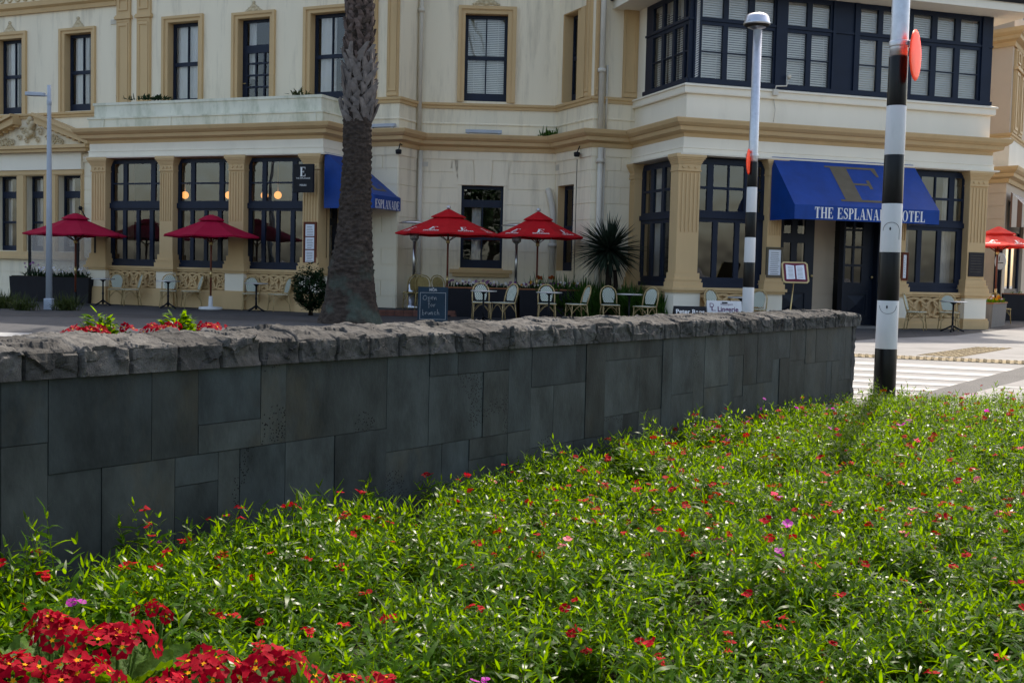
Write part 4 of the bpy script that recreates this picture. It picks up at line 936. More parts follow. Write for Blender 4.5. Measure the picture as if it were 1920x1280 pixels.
M['bluestone'] = ground_mat('bluestone_paving', (.058,.057,.058), 1.5, (.9,.3,.012), rot=R_(17))
M['conc'] = ground_mat('pale_concrete', (.225,.22,.212), 1.2, None)
M['raise'] = ground_mat('raised_crossing', (.215,.212,.206), 1.2, None)
M['agg'] = ground_mat('exposed_aggregate', (.10,.098,.095), 60, None, var=.6, bump=.6)
M['paint'] = mat('road_paint', (.33,.33,.32), .7, .08, 4, stain=(.27,.27,.265), stain_scale=5, stain_amt=.5)
M['tactile'] = ground_mat('tactile_yellow', (.34,.27,.16), 8, (.12,.12,.02), rot=R_(40))
sheet('ground', [(-400,-200),(400,-200),(400,500),(-400,500)], -.26, M['base'])
# the street the hotel faces: a slab whose near side stops at the garden bed
gL = lambda x, y: G(x, y)
sheet('road', [(-120,6.0),(-4.2,6.0),(3.3,12.25),(4.0,12.0),(40,5.9),(60,60),(-120,60)], 0.0, M['roadg'])
kA, kB, kC = G(-300,588), G(330,597), G(640,606)
foot = [kA, kB, kC, G(1120,628), G(1560,648), G(1700,634), G(1800,630), G(1960,606), Vector((40,60,0)), Vector((-80,60,0))]
sheet('footpath', [(p.x,p.y) for p in foot], .004, M['bluestone'])
sheet('plaza_concrete', [(p.x,p.y) for p in (G(1480,652), G(1640,636), G(1790,630), G(1990,605), G(2300,640), G(2050,690), G(1612,666))], .0085, M['conc'])
sheet('crossing', [(p.x,p.y) for p in (G(1480,663), G(1612,667), G(2080,690), G(2080,752), G(1480,768))], .005, M['raise'])
for k in range(7):
    y0 = 677+k*11.2; h = 5.2
    if k == 6: h = 4.5
    x1 = 1950-k*38
    pl_ = [G(1500, y0-3.5), G(x1, y0+ (x1-1600)*.052), G(x1, y0+h+(x1-1600)*.052), G(1500, y0+h-3.5)]
    sheet('crossing_stripe', [(p.x,p.y) for p in pl_], .010, M['paint'])
sheet('aggregate_band', [(p.x,p.y) for p in (G(1660,762), G(1712,744), G(2000,668), G(2000,693), G(1790,748), G(1735,772))], .014, M['agg'])
sheet('side_road', [(p.x,p.y) for p in (G(1735,772), G(1790,748), G(2000,693), G(2300,640), G(2600,800), G(1990,800))], .016, M['conc'])
sheet('road_line_or_sun_patch', [(p.x,p.y) for p in (G(1868,727), G(1990,732), G(1990,734), G(1868,729))], .020, M['paint'])
def tactile(pts, z):
    sheet('tactile_paving', [(p.x,p.y) for p in pts], z, M['tactile'])
    a, b, c, d = pts; mb = MB()
    L1 = (b-a).length; L2 = (d-a).length; n1 = min(90, int(L1/.11)); n2 = max(2, int(L2/.11))
    for i in range(n1):
        for j in range(n2):
            q = a.lerp(b,(i+.5)/n1).lerp(d.lerp(c,(i+.5)/n1),(j+.5)/n2); mb.lathe([(.032,0),(.024,.008)], (q.x,q.y,z), 6)
    tag(mb.build('tactile_studs', M['tactile'], recalc=False), kind='structure')
tactile([G(1500,660), G(1970,680), G(1970,686), G(1500,665.5)], .013)
tactile([G(1718,666.5), G(1830,651.5), G(1900,653.5), G(1798,671)], .012)
sun_pt = G(0,622); sheet('road_line_or_sun_patch', [(p.x,p.y) for p in (G(-60,622), G(60,625), G(60,632), G(-60,630))], .006, M['paint'])  # sunlit bit of road, its brightness laid on as pale paint
# terrace with a brick edge in the recess
Mo = FM.O; ta = A1+FLM.O*.0; T = [G(690,592), G(1100,597), Vector((N1.x,N1.y,0)), Vector((M1.x,M1.y,0)), Vector((M0.x,M0.y,0)), Vector((A1.x,A1.y,0)), FL.w(FL.px(690,300)[0],0,0)]
mb = MB(); mb.prism([(q.x,q.y) for q in T], -.02, .15); tag(mb.build('terrace', M['bluestone'], org=(0,30,0)), kind='structure')
mb = MB(); a, b = T[0], T[1]; n = 26; d_ = (b-a)/n; nn = Vector((d_.y,-d_.x,0)).normalized()
for k in range(n):
    for zz in (0,1):
        p0 = a+d_*(k+.03+(.0 if zz else 0)); p1 = a+d_*(k+.97); mb.hexa([p0+nn*.0+Vector((0,0,.005+zz*.08)), p1+Vector((0,0,.005+zz*.08)), p1+nn*.03+Vector((0,0,.005+zz*.08)), p0+nn*.03+Vector((0,0,.005+zz*.08)), p0+Vector((0,0,.078+zz*.08)), p1+Vector((0,0,.078+zz*.08)), p1+nn*.03+Vector((0,0,.078+zz*.08)), p0+nn*.03+Vector((0,0,.078+zz*.08))])
tag(mb.build('brick_edging', M['brick']), kind='structure')

# ================================================================== GARDEN WALL
WA, WB = Vector((-1.93,4.43,0)), Vector((3.45,11.8,0))
Wd = (WB-WA).normalized(); FW = Fr(WA - Wd*1.6, WB); OFF = 1.6
ZCT, ZCB, ZWB = .862, .748, -.16; WT = .52
gw = thing('garden_wall', 'long low dark basalt wall with a rough rock faced coping, running across behind the flower bed', 'wall', tuple((WA+WB)/2+Vector((0,0,ZWB))))
def wv_(x, y): q = FW.px(x, y); return q
rects = [(-40,0,None,835),(-40,0,840,None),(0,88,None,835),(0,88,840,None),(90,283,None,876),(283,370,None,857),(371,488,None,793),(371,488,793,841),(488,536,None,829),(536,723,None,815),
 (90,190,884,None),(190,327,870,None),(327,408,853,905),(327,408,905,None),(409,449,842,None),(449,533,835,None),(533,626,825,None),(626,724,810,None),
 (724,804,None,840),(804,858,None,701),(858,953,None,695),(804,904,701,828),(904,952,697,818),(952,994,None,806),(994,1078,None,721),(1078,1097,None,716),(994,1036,722,836),(1036,1096,718,829),(1097,1133,None,814),
 (1133,1199,None,676),(1199,1243,None,668),(1132,1198,676,776),(1198,1240,668,768),(723,827,838,None),(827,878,832,None),(878,949,820,855),(878,949,855,None),(949,992,808,None),(992,1073,834,None),(1073,1131,825,None),(1131,1166,778,None),(1166,1197,774,None),(1197,1240,768,None)]
tone = []; mc = MB(); mc.box(0, FW.len-.02, -WT+.03, -.005, ZWB, ZCB+.01, FW)
def slab_r(u0, u1, z0, z1):
    g_ = .0018; mc.box(u0+g_, u1-g_, -.02, random.uniform(.0,.006), max(z0,ZWB)+g_, min(z1,ZCB)-g_, FW)
RC = []
for x0, x1, y0, y1 in rects:
    ym = (y0 or 720)+60 if y1 is None else (y1-40)
    xm = (x0+x1)/2
    u0 = FW.px(x0, ym)[0] if x0 >= 0 else 0; u1 = FW.px(x1, ym)[0]
    RC.append([u0, u1, ZWB if y1 is None else FW.px(xm, y1)[1], ZCB if y0 is None else FW.px(xm, y0)[1]])
def snap(vals, tol):
    vs = sorted(vals); out = {}; grp = [vs[0]]
    for v in vs[1:]+[1e9]:
        if v-grp[-1] > tol:
            m = sum(grp)/len(grp)
            for g_ in grp: out[g_] = m
            grp = []
        grp.append(v)
    return out
SU = snap([q for r_ in RC for q in r_[:2]], .022); SZ = snap([q for r_ in RC for q in r_[2:]], .022)
for r_ in RC: slab_r(SU[r_[0]], SU[r_[1]], SZ[r_[2]], SZ[r_[3]])
u = FW.px(1240, 720)[0]; uend = FW.len-.10
rr = random.Random(5)
while u < uend-.05:
    w_ = min(rr.uniform(.28,.62), uend-u); mode = rr.random(); zt = ZCB
    if uend-(u+w_) < .25: w_ = uend-u
    if mode < .35:
        c = rr.uniform(.15,.5); slab_r(u, u+w_*.45, c, zt); slab_r(u+w_*.45, u+w_, c, zt); slab_r(u, u+w_, ZWB, c)
    elif mode < .7:
        c = rr.uniform(.4,.58); c2 = rr.uniform(.1,.3); slab_r(u, u+w_, c, zt); slab_r(u, u+w_*.4, ZWB, c); slab_r(u+w_*.4, u+w_, c2, c); slab_r(u+w_*.4, u+w_, ZWB, c2)
    else:
        c = rr.uniform(.2,.35); slab_r(u, u+w_*.3, ZWB, zt); slab_r(u+w_*.3, u+w_, c, zt); slab_r(u+w_*.3, u+w_, ZWB, c)
    u += w_
clad = mc.build('cladding', M['stone'], gw)
ca = clad.data.color_attributes.new('tone', 'FLOAT_COLOR', 'CORNER'); vals = []
for i, p in enumerate(clad.data.polygons):
    k = i//6; q = random.Random(k*13+1).uniform(.70,1.32) if k > 0 else .55; q2 = random.Random(k*7+3).uniform(-.05,.05)
    vals += [q*(1-q2), q, q*(1+q2), 1]*len(p.vertices)
ca.data.foreach_set('color', vals)
# coping: conchoidal rock face
def rock_sheet(ns, prof, length, seed, blk=.24):
    """prof: list of (o, z, no, nz, amp) around the section"""
    r = np.random.default_rng(seed); S = np.linspace(0, length, ns); npf = len(prof); P = np.array(prof)
    tl = np.concatenate([[0], np.cumsum(np.hypot(np.diff(P[:,0]), np.diff(P[:,1])))])
    def dish(s, t, dens, ax=1.0):
        n = int(length*tl[-1]*dens); c = np.stack([r.uniform(-.1, length+.1, n), r.uniform(-.05, tl[-1]+.05, n)], 1); off = r.uniform(0, .35, n)
        k = 1/np.sqrt(dens); best = np.full(s.shape, 9.0)
        for a in range(n):
            d = (((s-c[a,0])/ax)**2 + (t-c[a,1])**2)/(k*k) + off[a]; np.minimum(best, d, out=best)
        return best
    SS, TT = np.meshgrid(S, tl, indexing='ij')
    jit = SS + .02*np.sin(TT*37+SS*11)
    def facets(s, t, dens, slope, step, ax=1.0):
        n = int(length*tl[-1]*dens); c = np.stack([r.uniform(-.1, length+.1, n), r.uniform(-.05, tl[-1]+.05, n)], 1); g = r.normal(0, slope, (n,2)); o = r.normal(0, step, n)
        best = np.full(s.shape, 9.0); h = np.zeros(s.shape)
        for a in range(n):
            ds, dt = s-c[a,0], t-c[a,1]; d = (ds/ax)**2+dt**2+o[a]*.02; m = d < best; best[m] = d[m]; h[m] = (o[a]+g[a,0]*ds+g[a,1]*dt)[m]
        return h
    wob = SS+.012*np.sin(TT*61+SS*23)+.006*np.sin(SS*91+TT*40)
    h = facets(wob, TT, 90, .16, .006, 1.3)*30 + facets(SS, TT, 900, .16, .002)*22 + .55*dish(jit, TT, 60, 1.4)
    ht = facets(wob, TT, 55, .10, .003, 1.6)*20 + facets(SS, TT, 700, .12, .001)*14 + .75*dish(jit, TT, 45, 1.7)
    h = np.where((P[:,3] > .85)[None,:], ht, h)
    n3 = np.array([[mnoise.fractal(Vector((s*14, t*14, 3.3)), 1.0, 2.1, 4) for t in tl] for s in S])
    h = np.clip(h, -.6, 1.6)-.35 + .22*n3
    bi = np.floor(S/blk).astype(int); bo = r.uniform(-.45,.45, bi.max()+2)[bi]
    joint = np.exp(-(((S/blk) % 1 - .5 - .5*np.sign((S/blk) % 1-.5))*blk/.007)**2)
    h = h + bo[:,None]*.5
    A = P[:,4][None,:]; dsp = h*A - joint[:,None]*np.where(P[:,3] > .9, .008, .024)[None,:]*(A>0)
    o = P[:,0][None,:] + P[:,2][None,:]*dsp; z = P[:,1][None,:] + P[:,3][None,:]*dsp
    V = (np.array(FW.p0)[None,None,:] + np.array(FW.U)[None,None,:]*SS[:,:,None] + np.array(FW.O)[None,None,:]*o[:,:,None]); V[:,:,2] += z
    V[-1] += np.array(FW.U)*(.012*n3[-1]+.01)[:,None]
    idx = np.arange(ns*npf).reshape(ns, npf)
    Q = np.stack([idx[:-1,:-1].ravel(), idx[1:,:-1].ravel(), idx[1:,1:].ravel(), idx[:-1,1:].ravel()], 1)
    return V.reshape(-1,3), Q, idx
ov_ = .03; prof = [(-.05,ZCB,0,-1,0)]
for q in np.linspace(0,1,17): prof.append((ov_, ZCB+q*(ZCT-.012-ZCB), 1, 0, .021*min(1, .30+q*1.5)))
for q in (.3,.6,1): prof.append((ov_-.02*q, ZCT-.012+.012*q, .75-.25*q, .6+.3*q, .036))
for q in np.linspace(.03,1,38): prof.append((ov_-.02-(WT+.03)*q, ZCT+.030*math.sin(PI*q**.8)+.012*q, 0, 1, .030))
for q in (.3,1): prof.append((-WT-.01, ZCT-(ZCT-ZCB)*q, -1, 0, .015))
prof.append((-WT+.05, ZCB, 0, -1, 0))
V, Q, idx = rock_sheet(1400, prof, FW.len+.02, 3)
cop = np_obj('coping', V, Q, M['cap'], gw, org=ORG[gw.name], smooth=False)
nS = idx.shape[0]; tn = np.random.default_rng(12).uniform(.72,1.3,200); st_ = tn[(np.linspace(0, FW.len+.02, nS)/.24).astype(int)]
va = cop.data.color_attributes.new('tone', 'FLOAT_COLOR', 'POINT'); cv = np.ones((nS, idx.shape[1], 4)); cv[:,:,:3] = st_[:,None,None]*np.array([1,.985,.965]); va.data.foreach_set('color', cv.astype(np.float32).ravel())
# end cap face and rock faced end quoin
M['cap2'] = mat('rough_basalt', (.075,.075,.073), .95, .42, 14, .8, 170, bdist=.006, spec=.06)
e = MB(); e.poly([tuple(V[i]) for i in idx[-1]]); e.build('coping_end', M['cap2'], gw, recalc=False)
nq = 60; mbq = MB(); vs = []
prq = [(-WT+.03,0),(-WT*.5,.0)]+[(-.0-.02*k/3, .0) for k in (3,1)]
for i in range(nq+1):
    z = ZWB+(ZCB+.01-ZWB)*i/nq
    for j, o in enumerate((-WT+.04,-WT*.75,-WT*.5,-WT*.3,-.12,-.05,-.0,.004)):
        nz = mnoise.fractal(Vector((o*9, z*9, 7)), 1, 2, 4); uo = FW.len-.06+.05*nz+(.05 if 0 < j < 7 else -.03); oo = o+ (.012*nz if j >= 6 else 0)
        vs.append(FW.w(uo if j < 7 else FW.len-.11, oo, z))
mbq.sm = False; mbq.add(vs, [(i*8+j, i*8+j+1, (i+1)*8+j+1, (i+1)*8+j) for i in range(nq) for j in range(7)]); mbq.build('end_stone', M['cap2'], gw, recalc=True)

# ================================================================== POLES
def zebra_pole(px, py, dep, label, head=True, disc_side=1, r0=.113):
    b = G(px, py); k = dep/b.y; b = Vector((b.x*k, dep, 0))
    t = thing('belisha_pole', label, 'crossing pole', tuple(b), group='striped crossing poles')
    bands = [('black',0,.5),('bandwhite',.5,1.0),('black',1.0,1.5),('bandwhite',1.5,2.0),('black',2.0,2.5),('bandwhite',2.5,3.0),('black',3.0,3.5)]
    rad = lambda z: r0*(1-.065*z/1.0*.62) if z < 3.5 else r0*(1-.0403*3.5)-.0 - (z-3.5)*.006
    rad = lambda z: r0*(1-.045*z)
    for m, a, c in bands:
        mb = MB(); mb.lathe([(rad(a),a),(rad(a)+.001,a+.004),(rad(c)+.001,c-.004),(rad(c),c)], b, 28); tag(mb.build('black_band' if m == 'black' else 'white_band', M[m], t))
    top = 6.1 if head else 6.6
    mb = MB(); mb.lathe([(rad(3.5)-.004,3.5),(rad(3.6)-.004,3.6),(rad(top),top),(rad(top)*.5,top+.01)], b, 24); mb.build('steel_shaft', M['galv'], t)
    mb = MB(); mb.lathe([(rad(3.62)+.004,3.60),(rad(3.62)+.006,3.61),(rad(3.62)+.006,3.65),(rad(3.66)+.004,3.66)], b, 24)
    s = disc_side; mb.box(b.x+s*rad(3.6)*.8 if s>0 else b.x-rad(3.6)-.05, b.x+rad(3.6)+.05 if s>0 else b.x-rad(3.6)*.8, b.y-.12, b.y+.02, 3.6, 3.66); mb.build('clamp', M['galv'], t)
    c = b + Vector((s*(rad(3.5)+.02), -.17, 3.49)); a = R_(58.5 if s>0 else 68)
    d = MB(); ax = Vector((math.sin(a), -math.cos(a), 0))
    pr = [(0.001,-.014),(.12,-.013),(.22,-.009),(.256,0),(.22,.009),(.12,.013),(0.001,.014)]
    tx = Vector((-ax.y, ax.x, 0)); vs = []; seg = 32
    for r, h in pr:
        for q in range(seg): w = 2*PI*q/seg; vs.append(c + ax*h + tx*math.cos(w)*r + Vector((0,0,math.sin(w)*r)))
    d.sm = True; d.add(vs, [(i*seg+q, i*seg+(q+1)%seg, (i+1)*seg+(q+1)%seg, (i+1)*seg+q) for i in range(len(pr)-1) for q in range(seg)]); d.build('disc', M['orange'], t)
    if head:
        hc = b + Vector((-.02,0,top))
        h = MB(); h.lathe([(.05,-.05),(.06,.0),(.20,.06),(.262,.10),(.268,.13),(.255,.15),(.235,.25),(.19,.30),(.10,.325),(.001,.33)], hc, 28); h.build('lamp_head', M['metal'], t)
        h = MB(); h.lathe([(.19,.052),(.255,.094),(.257,.10),(.001,.101)], hc, 28); h.build('lens', M['dark'], t)
    for z, dz in ((.30+1.0-.28+.32, 0), ):
        pass
    return b, t, rad
b1, t1_, rad1 = zebra_pole(1657.5, 744, 12.25, 'tall black and white banded crossing pole close by, rising behind the flower bed', head=False, disc_side=1)
for zz, arc in ((1.72, (0.0, PI)), (.95, (PI, 2*PI))):   # little access covers
    mb = MB(); r = rad1(zz)+.002; c = -PI/2-.30
    P = [(.85*math.cos(q), .085*math.sin(q)) for q in np.linspace(*arc, 17)]
    if arc[0] == 0: P = [(.85,-.09)]+P
    mb.tube([b1+Vector((r*math.cos(c+x), r*math.sin(c+x), zz+z)) for x, z in P], .0022, 4)
    q = Vector((r*math.cos(c-.1), r*math.sin(c-.1), zz+(.02 if arc[0] == 0 else -.015))); mb.sphere(b1+q, .014, 8, 5, (.6,.6,1.3)); mb.build('access_cover', M['mblack'], t1_)
b2, t2_, rad2 = zebra_pole(1400, 634, 23.7, 'black and white banded crossing pole with domed lamp head, behind the stone wall', head=True, disc_side=-1, r0=.118)

# pale street lamp at the left
lb = G(92, 581); t = thing('street_lamp', 'slim pale grey street lamp with a flat head, in front of the left planter', 'street lamp', tuple(lb))
zt_l = ZC + ray(92,160).z/ray(92,160).y*lb.y
mb = MB(); mb.box(lb.x-.10, lb.x+.10, lb.y-.10, lb.y+.10, 0, .28); mb.build('base', M['polepaint'], t, bevel=.015)
mb = MB(); mb.lathe([(.078,.25),(.062,2.8),(.047,zt_l-.42),(.047,zt_l-.40),(.045,zt_l)], lb, 16); mb.build('pole', M['polepaint'], t)
mb = MB(); mb.lathe([(.055,zt_l-.48),(.055,zt_l-.34)], lb, 16); zh = zt_l-.24; mb.tube([lb+Vector((0,0,zh-.02)), lb+Vector((-.16,0,zh))], .022, 8)
P = [(-.10,.045),(-.14,.08),(-.45,.095),(-.56,.06),(-.58,0)]; pts = [(x,y) for x,y in P]+[(x,-y) for x,y in P[::-1]]
vs = [lb+Vector((x,y,zh-.03+.02*(-x))) for x,y in pts]; mb.extr(vs, Vector((0,0,.085))); mb.build('lamp_head', M['polepaint'], t, bevel=.01)

# ================================================================== PARASOLS
def parasol(loc, rz, R, ze, za, label, m, vent=True, finial=True, base=False, logo=False, zb=0, n=8, square=False, cap_r=.30):
    t = thing('parasol', label, 'parasol', tuple(loc)); loc = Vector(loc); h = za-ze
    def rim(k, f=1.0): a = rz+2*PI*(k+.5)/n; return Vector((math.cos(a), math.sin(a), 0))*R*f
    mb = MB(); rings = (0.16, .4, .7, 1.0); V = []
    prof = lambda f: ze + h*(1-f) - .05*h*math.sin(PI*f)
    for side in (0, 1):
        for f in rings:
            for k in range(n):
                p, q = rim(k, f), rim(k+1, f); V.append(loc+p+Vector((0,0,prof(f)-side*.008))); V.append(loc+(p+q)*.5*(1-.02*f)+Vector((0,0,prof(f)-.028*f-side*.008)))
    m2 = 2*n; nr = len(rings)
    fs = [(i*m2+k, i*m2+(k+1)%m2, (i+1)*m2+(k+1)%m2, (i+1)*m2+k) for i in range(nr-1) for k in range(m2)]
    o2 = nr*m2; fs += [(o2+i*m2+k, o2+(i+1)*m2+k, o2+(i+1)*m2+(k+1)%m2, o2+i*m2+(k+1)%m2) for i in range(nr-1) for k in range(m2)]
    fs += [((nr-1)*m2+k, (nr-1)*m2+(k+1)%m2, o2+(nr-1)*m2+(k+1)%m2, o2+(nr-1)*m2+k) for k in range(m2)]
    # drop hem
    mb.add(V, fs)
    for k in range(m2):
        a = V[(nr-1)*m2+k]; b = V[(nr-1)*m2+(k+1)%m2]; d = Vector((0,0,-.035)); mb.quad(a, b, b+d, a+d)
    can = mb.build('canopy', M[m], t, recalc=False)
    mb = MB(); rr_ = cap_r; zc_ = prof(rr_)+.07; V = []
    for f, dz in ((rr_*1.0, -.03), (rr_*.98, .0), (rr_*.55, .10*h+.03), (.04, h*rr_*.95-.0)):
        for k in range(n): p, q = rim(k, f), rim(k+1, f); V.append(loc+p+Vector((0,0,zc_+dz))); V.append(loc+(p+q)*.5+Vector((0,0,zc_+dz+(.0 if f > .3 else 0))))
    mb.add(V, [(i*m2+k, i*m2+(k+1)%m2, (i+1)*m2+(k+1)%m2, (i+1)*m2+k) for i in range(3) for k in range(m2)]); mb.build('vent_cap', M[m], t, recalc=False)
    ztop = zc_+h*rr_*.95
    mb = MB(); mb.tube([loc+Vector((0,0,zb)), loc+Vector((0,0,ztop))], .026, 10); pole = mb.build('pole', M['wood'], t)
    mb = MB(); mb.tube([loc+Vector((0,0,.85)), loc+Vector((0,0,1.05))], .031, 10); mb.lathe([(.04,ze-.25),(.05,ze-.24),(.05,ze-.16),(.04,ze-.15)], loc, 10); mb.build('pole_sleeve', M['brass'], t)
    for k in range(n):
        mb = MB(); p = rim(k, .99); mb.tube([loc+Vector((0,0,ztop-.1)), loc+p*.5+Vector((0,0,prof(.5)-.03)), loc+p+Vector((0,0,ze-.02))], .011, 5)
        mb.tube([loc+Vector((0,0,ze-.2)), loc+p*.5+Vector((0,0,prof(.5)-.035))], .010, 5); mb.build('rib', M['wood'], t)
    if finial: mb = MB(); mb.sphere(loc+Vector((0,0,ztop+.05)), .055, 12, 8); mb.build('finial', M['galv'], t)
    if base: mb = MB(); mb.lathe([(.30,.0),(.31,.02),(.30,.07),(.06,.09),(.05,.35),(.035,.36)], loc, 24); mb.build('base', M['bandwhite'], t)
    else: mb = MB(); mb.lathe([(.20,zb),(.20,zb+.05),(.045,zb+.06),(.04,zb+.35)], loc, 16); mb.build('base', M['mblack'], t)
    if logo:
        for k in range(n):
            mid = (rim(k,1)+rim(k+1,1))*.5
            if mid.y > .2*R: continue
            tx = (rim(k+1,1)-rim(k,1)).normalized(); 
            def on(x, y, l, tx=tx, mid=mid):
                f = .93-y/(R); p = mid.normalized()*(mid.length*f)+tx*x; n_ = Vector((mid.x,mid.y,0)).normalized()
                return loc+p+Vector((0,0,prof(f)-.012*f+l+.006))+n_*.004
            mb = MB()
            for pg in glyph('E')[0]: mb.poly([on(-.11+q[0]*.26+.10*q[1]*.5, .10+q[1]*.20, .003+.0006*random.random()) for q in pg])
            font_mesh(mb, 'ESPLANADE', lambda x,y,l: on(x, y, .003), 0, .015, .085, width=.42, bold=.002); mb.build('lettering', M['letter'], can, org=ORG[can.name], recalc=False)
    return t
def atd(px, dep, z=0): q = D(px, 500, dep); return Vector((q.x, dep, z))
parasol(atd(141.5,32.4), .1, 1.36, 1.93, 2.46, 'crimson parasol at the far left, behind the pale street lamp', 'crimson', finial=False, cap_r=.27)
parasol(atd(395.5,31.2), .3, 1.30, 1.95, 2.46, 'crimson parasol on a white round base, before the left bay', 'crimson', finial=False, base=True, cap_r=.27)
parasol(atd(839,30.4), R_(22.5)+.06, 1.36, 2.13, 2.72, 'red lettered parasol, left one of the pair', 'red', logo=True, cap_r=.33)
parasol(atd(1007,30.6), R_(22.5)+.45, 1.22, 2.12, 2.72, 'red parasol with white lettering, beside the spiky plant', 'red', logo=True, cap_r=.33)
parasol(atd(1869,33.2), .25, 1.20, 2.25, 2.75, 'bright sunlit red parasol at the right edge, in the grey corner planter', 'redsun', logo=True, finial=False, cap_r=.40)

# ================================================================== CHAIRS AND TABLES
def make_chair(name, wmat, fmat, lab):
    t = thing(name, lab, 'chair', (0,0,0)); o = (0,0,0)
    mb = MB(); p = [(-.21,-.21),(.21,-.21),(.225,-.1),(.20,.19),(-.20,.19),(-.225,-.1)]; mb.prism(p, .435, .46); mb.build('seat', M[wmat], t, org=o, bevel=.006)
    mb = MB(); mb.tube([(*q,.435) for q in p+[p[0]]], .014, 6); mb.build('seat_frame', M[fmat], t, org=o)
    def bp(x, z): s = (z-.45)/.45; return Vector((x, .19+.13*s-.05*(1-(x/.22)**2)*0, z))
    arch = [bp(-.20,.45), bp(-.205,.60), bp(-.20,.72), bp(-.165,.82), bp(-.09,.885), bp(0,.905), bp(.09,.885), bp(.165,.82), bp(.20,.72), bp(.205,.60), bp(.20,.45)]
    mb = MB(); mb.tube(arch, .0165, 7); mb.build('back_frame', M[fmat], t, org=o)
    mb = MB(); A = [bp(-.115,.50), bp(-.14,.58), bp(-.155,.70), bp(-.135,.79), bp(-.075,.85), bp(0,.868), bp(.075,.85), bp(.135,.79), bp(.155,.70), bp(.14,.58), bp(.115,.50)]
    mb.extr([q+Vector((0,-.008,0)) for q in A], Vector((0,.016,0))); mb.build('backrest', M[wmat], t, org=o)
    for x, y, dx, dy in ((-.19,-.19,-.02,-.03),(.19,-.19,.02,-.03),(-.19,.19,-.02,.06),(.19,.19,.02,.06)):
        mb = MB(); mb.tube([(x,y,.44),(x+dx,y+dy,0)], .0135, 6); mb.build('leg', M[fmat], t, org=o)
    mb = MB()
    for a, b in (((-.2,-.2),(.2,-.2)),((-.2,.21),(.2,.21)),((-.2,-.2),(-.2,.21)),((.2,-.2),(.2,.21))):
        A_, B_ = Vector((*a,.22)), Vector((*b,.22)); mid = (A_+B_)/2+Vector((0,0,.19)); mb.tube([A_, A_.lerp(mid,.6)+Vector((0,0,.03)), mid], .008, 5); mb.tube([B_, B_.lerp(mid,.6)+Vector((0,0,.03)), mid], .008, 5)
    mb.build('stretcher', M[fmat], t, org=o); return t
CH = make_chair('bistro_chair', 'weave', 'bamboo', 'x'); CG = 'pale woven bistro chairs with bamboo frames'
used = [False]
def chair(px, py, deg, label='', s=1.0, d=None):
    q = G(px, py)
    if d: q = atd(px, d)
    c = CH if not used[0] else copy_tree(CH); used[0] = True
    place(c, q, R_(deg), label, CG, s)
chair(218, 572, 15, 'woven bistro chair behind the leftmost cafe table, facing the street', .98)
chair(245, 573, -62, 'woven bistro chair at the right of the leftmost cafe table, turned side on')
chair(316, 576, 10, 'woven bistro chair behind the second cafe table from the left')
chair(358, 577, -62, 'woven bistro chair right of the second cafe table, just left of the white parasol base')
chair(470, 582, 8, 'woven bistro chair behind the cafe table nearest the small round shrub')
chair(522, 584, -58, 'woven bistro chair side on, beside the small round shrub')
chair(904, 599, 6, d=28.3, label= 'woven bistro chair in front of the black flower planter, left of a side on chair')
chair(946, 599, -48, d=28.3, label= 'woven bistro chair turned to the left, between the two red parasols')
chair(1027, 599, 2, d=28.5, label= 'woven bistro chair under the right hand red parasol of the pair')
chair(1083, 599, -70, d=28.6, label= 'woven bistro chair seen side on at the right end of the black flower planter')
chair(1146, 600, 6, d=28.7, label= 'woven bistro chair below the spiky plant')
chair(1212, 600, -38, d=28.0, label= 'woven bistro chair right of the spiky plant, turned towards a small table')
chair(1349, 611, 30, d=27.7, label= 'woven bistro chair behind the white signboard, left of the far striped pole')
chair(1420, 612, -25, d=27.9, label= 'woven bistro chair just right of the far striped pole, partly hidden')
chair(1722, 616, 62, d=29.0, label= 'woven bistro chair facing right under the window beside the near striped pole')
chair(1783, 614, -12, d=29.3, label= 'woven bistro chair behind the cafe table at the right end of the hotel')
CW = make_chair('wicker_chair', 'cane', 'cane', 'x'); WG = 'brown wicker chairs on the terrace'
q = atd(775, 30.9, .15); place(CW, q, R_(200), 'brown wicker chair leftmost behind the chalkboard, beside the patio heater', WG, 1.0)
for px, d, deg, l in ((797, 30.6, 175, 'brown wicker chair directly behind the chalkboard'), (829, 31.2, 160, 'brown wicker chair right behind the chalkboard, next to the planter flowers')):
    place(copy_tree(CW), atd(px, d, .15), R_(deg), l, WG, 1.0)
place(copy_tree(CW), atd(1880, 35.2, 0), R_(10), 'brown wicker chair behind the grey corner planter at the right', WG, 1.0)
def make_table():
    t = thing('cafe_table', 'x', 'table', (0,0,0)); o = (0,0,0)
    mb = MB(); mb.lathe([(.001,.715),(.30,.715),(.31,.722),(.31,.738),(.30,.745),(.001,.745)], (0,0,0), 28, sm=False); mb.build('table_top', M['galv'], t, org=o)
    mb = MB(); mb.lathe([(.028,.05),(.024,.3),(.032,.34),(.022,.38),(.024,.66),(.09,.712),(.09,.715)], (0,0,0), 14); mb.build('pedestal', M['mblack'], t, org=o)
    for k in range(4):
        a = PI/4+k*PI/2; mb = MB(); mb.tube([(0.02*math.cos(a),.02*math.sin(a),.14),(.15*math.cos(a),.15*math.sin(a),.075),(.27*math.cos(a),.27*math.sin(a),.02)], [.024,.018,.022], 7); mb.build('foot', M['mblack'], t, org=o)
    return t
TB = make_table(); TG = 'small round cafe tables on black pedestals'; tu_ = [False]
def table(px, py, label, s=1.0, d=None):
    c = TB if not tu_[0] else copy_tree(TB); tu_[0] = True; place(c, atd(px, d) if d else G(px, py), .3, label, TG, s)
table(193, 573, 'small cafe table at the far left, beside the first pier of the left bay')
table(315, 578.5, 'small cafe table with a dark top, left of the crimson parasol pole')
table(480, 584, 'small cafe table in front of the third pier of the left bay')
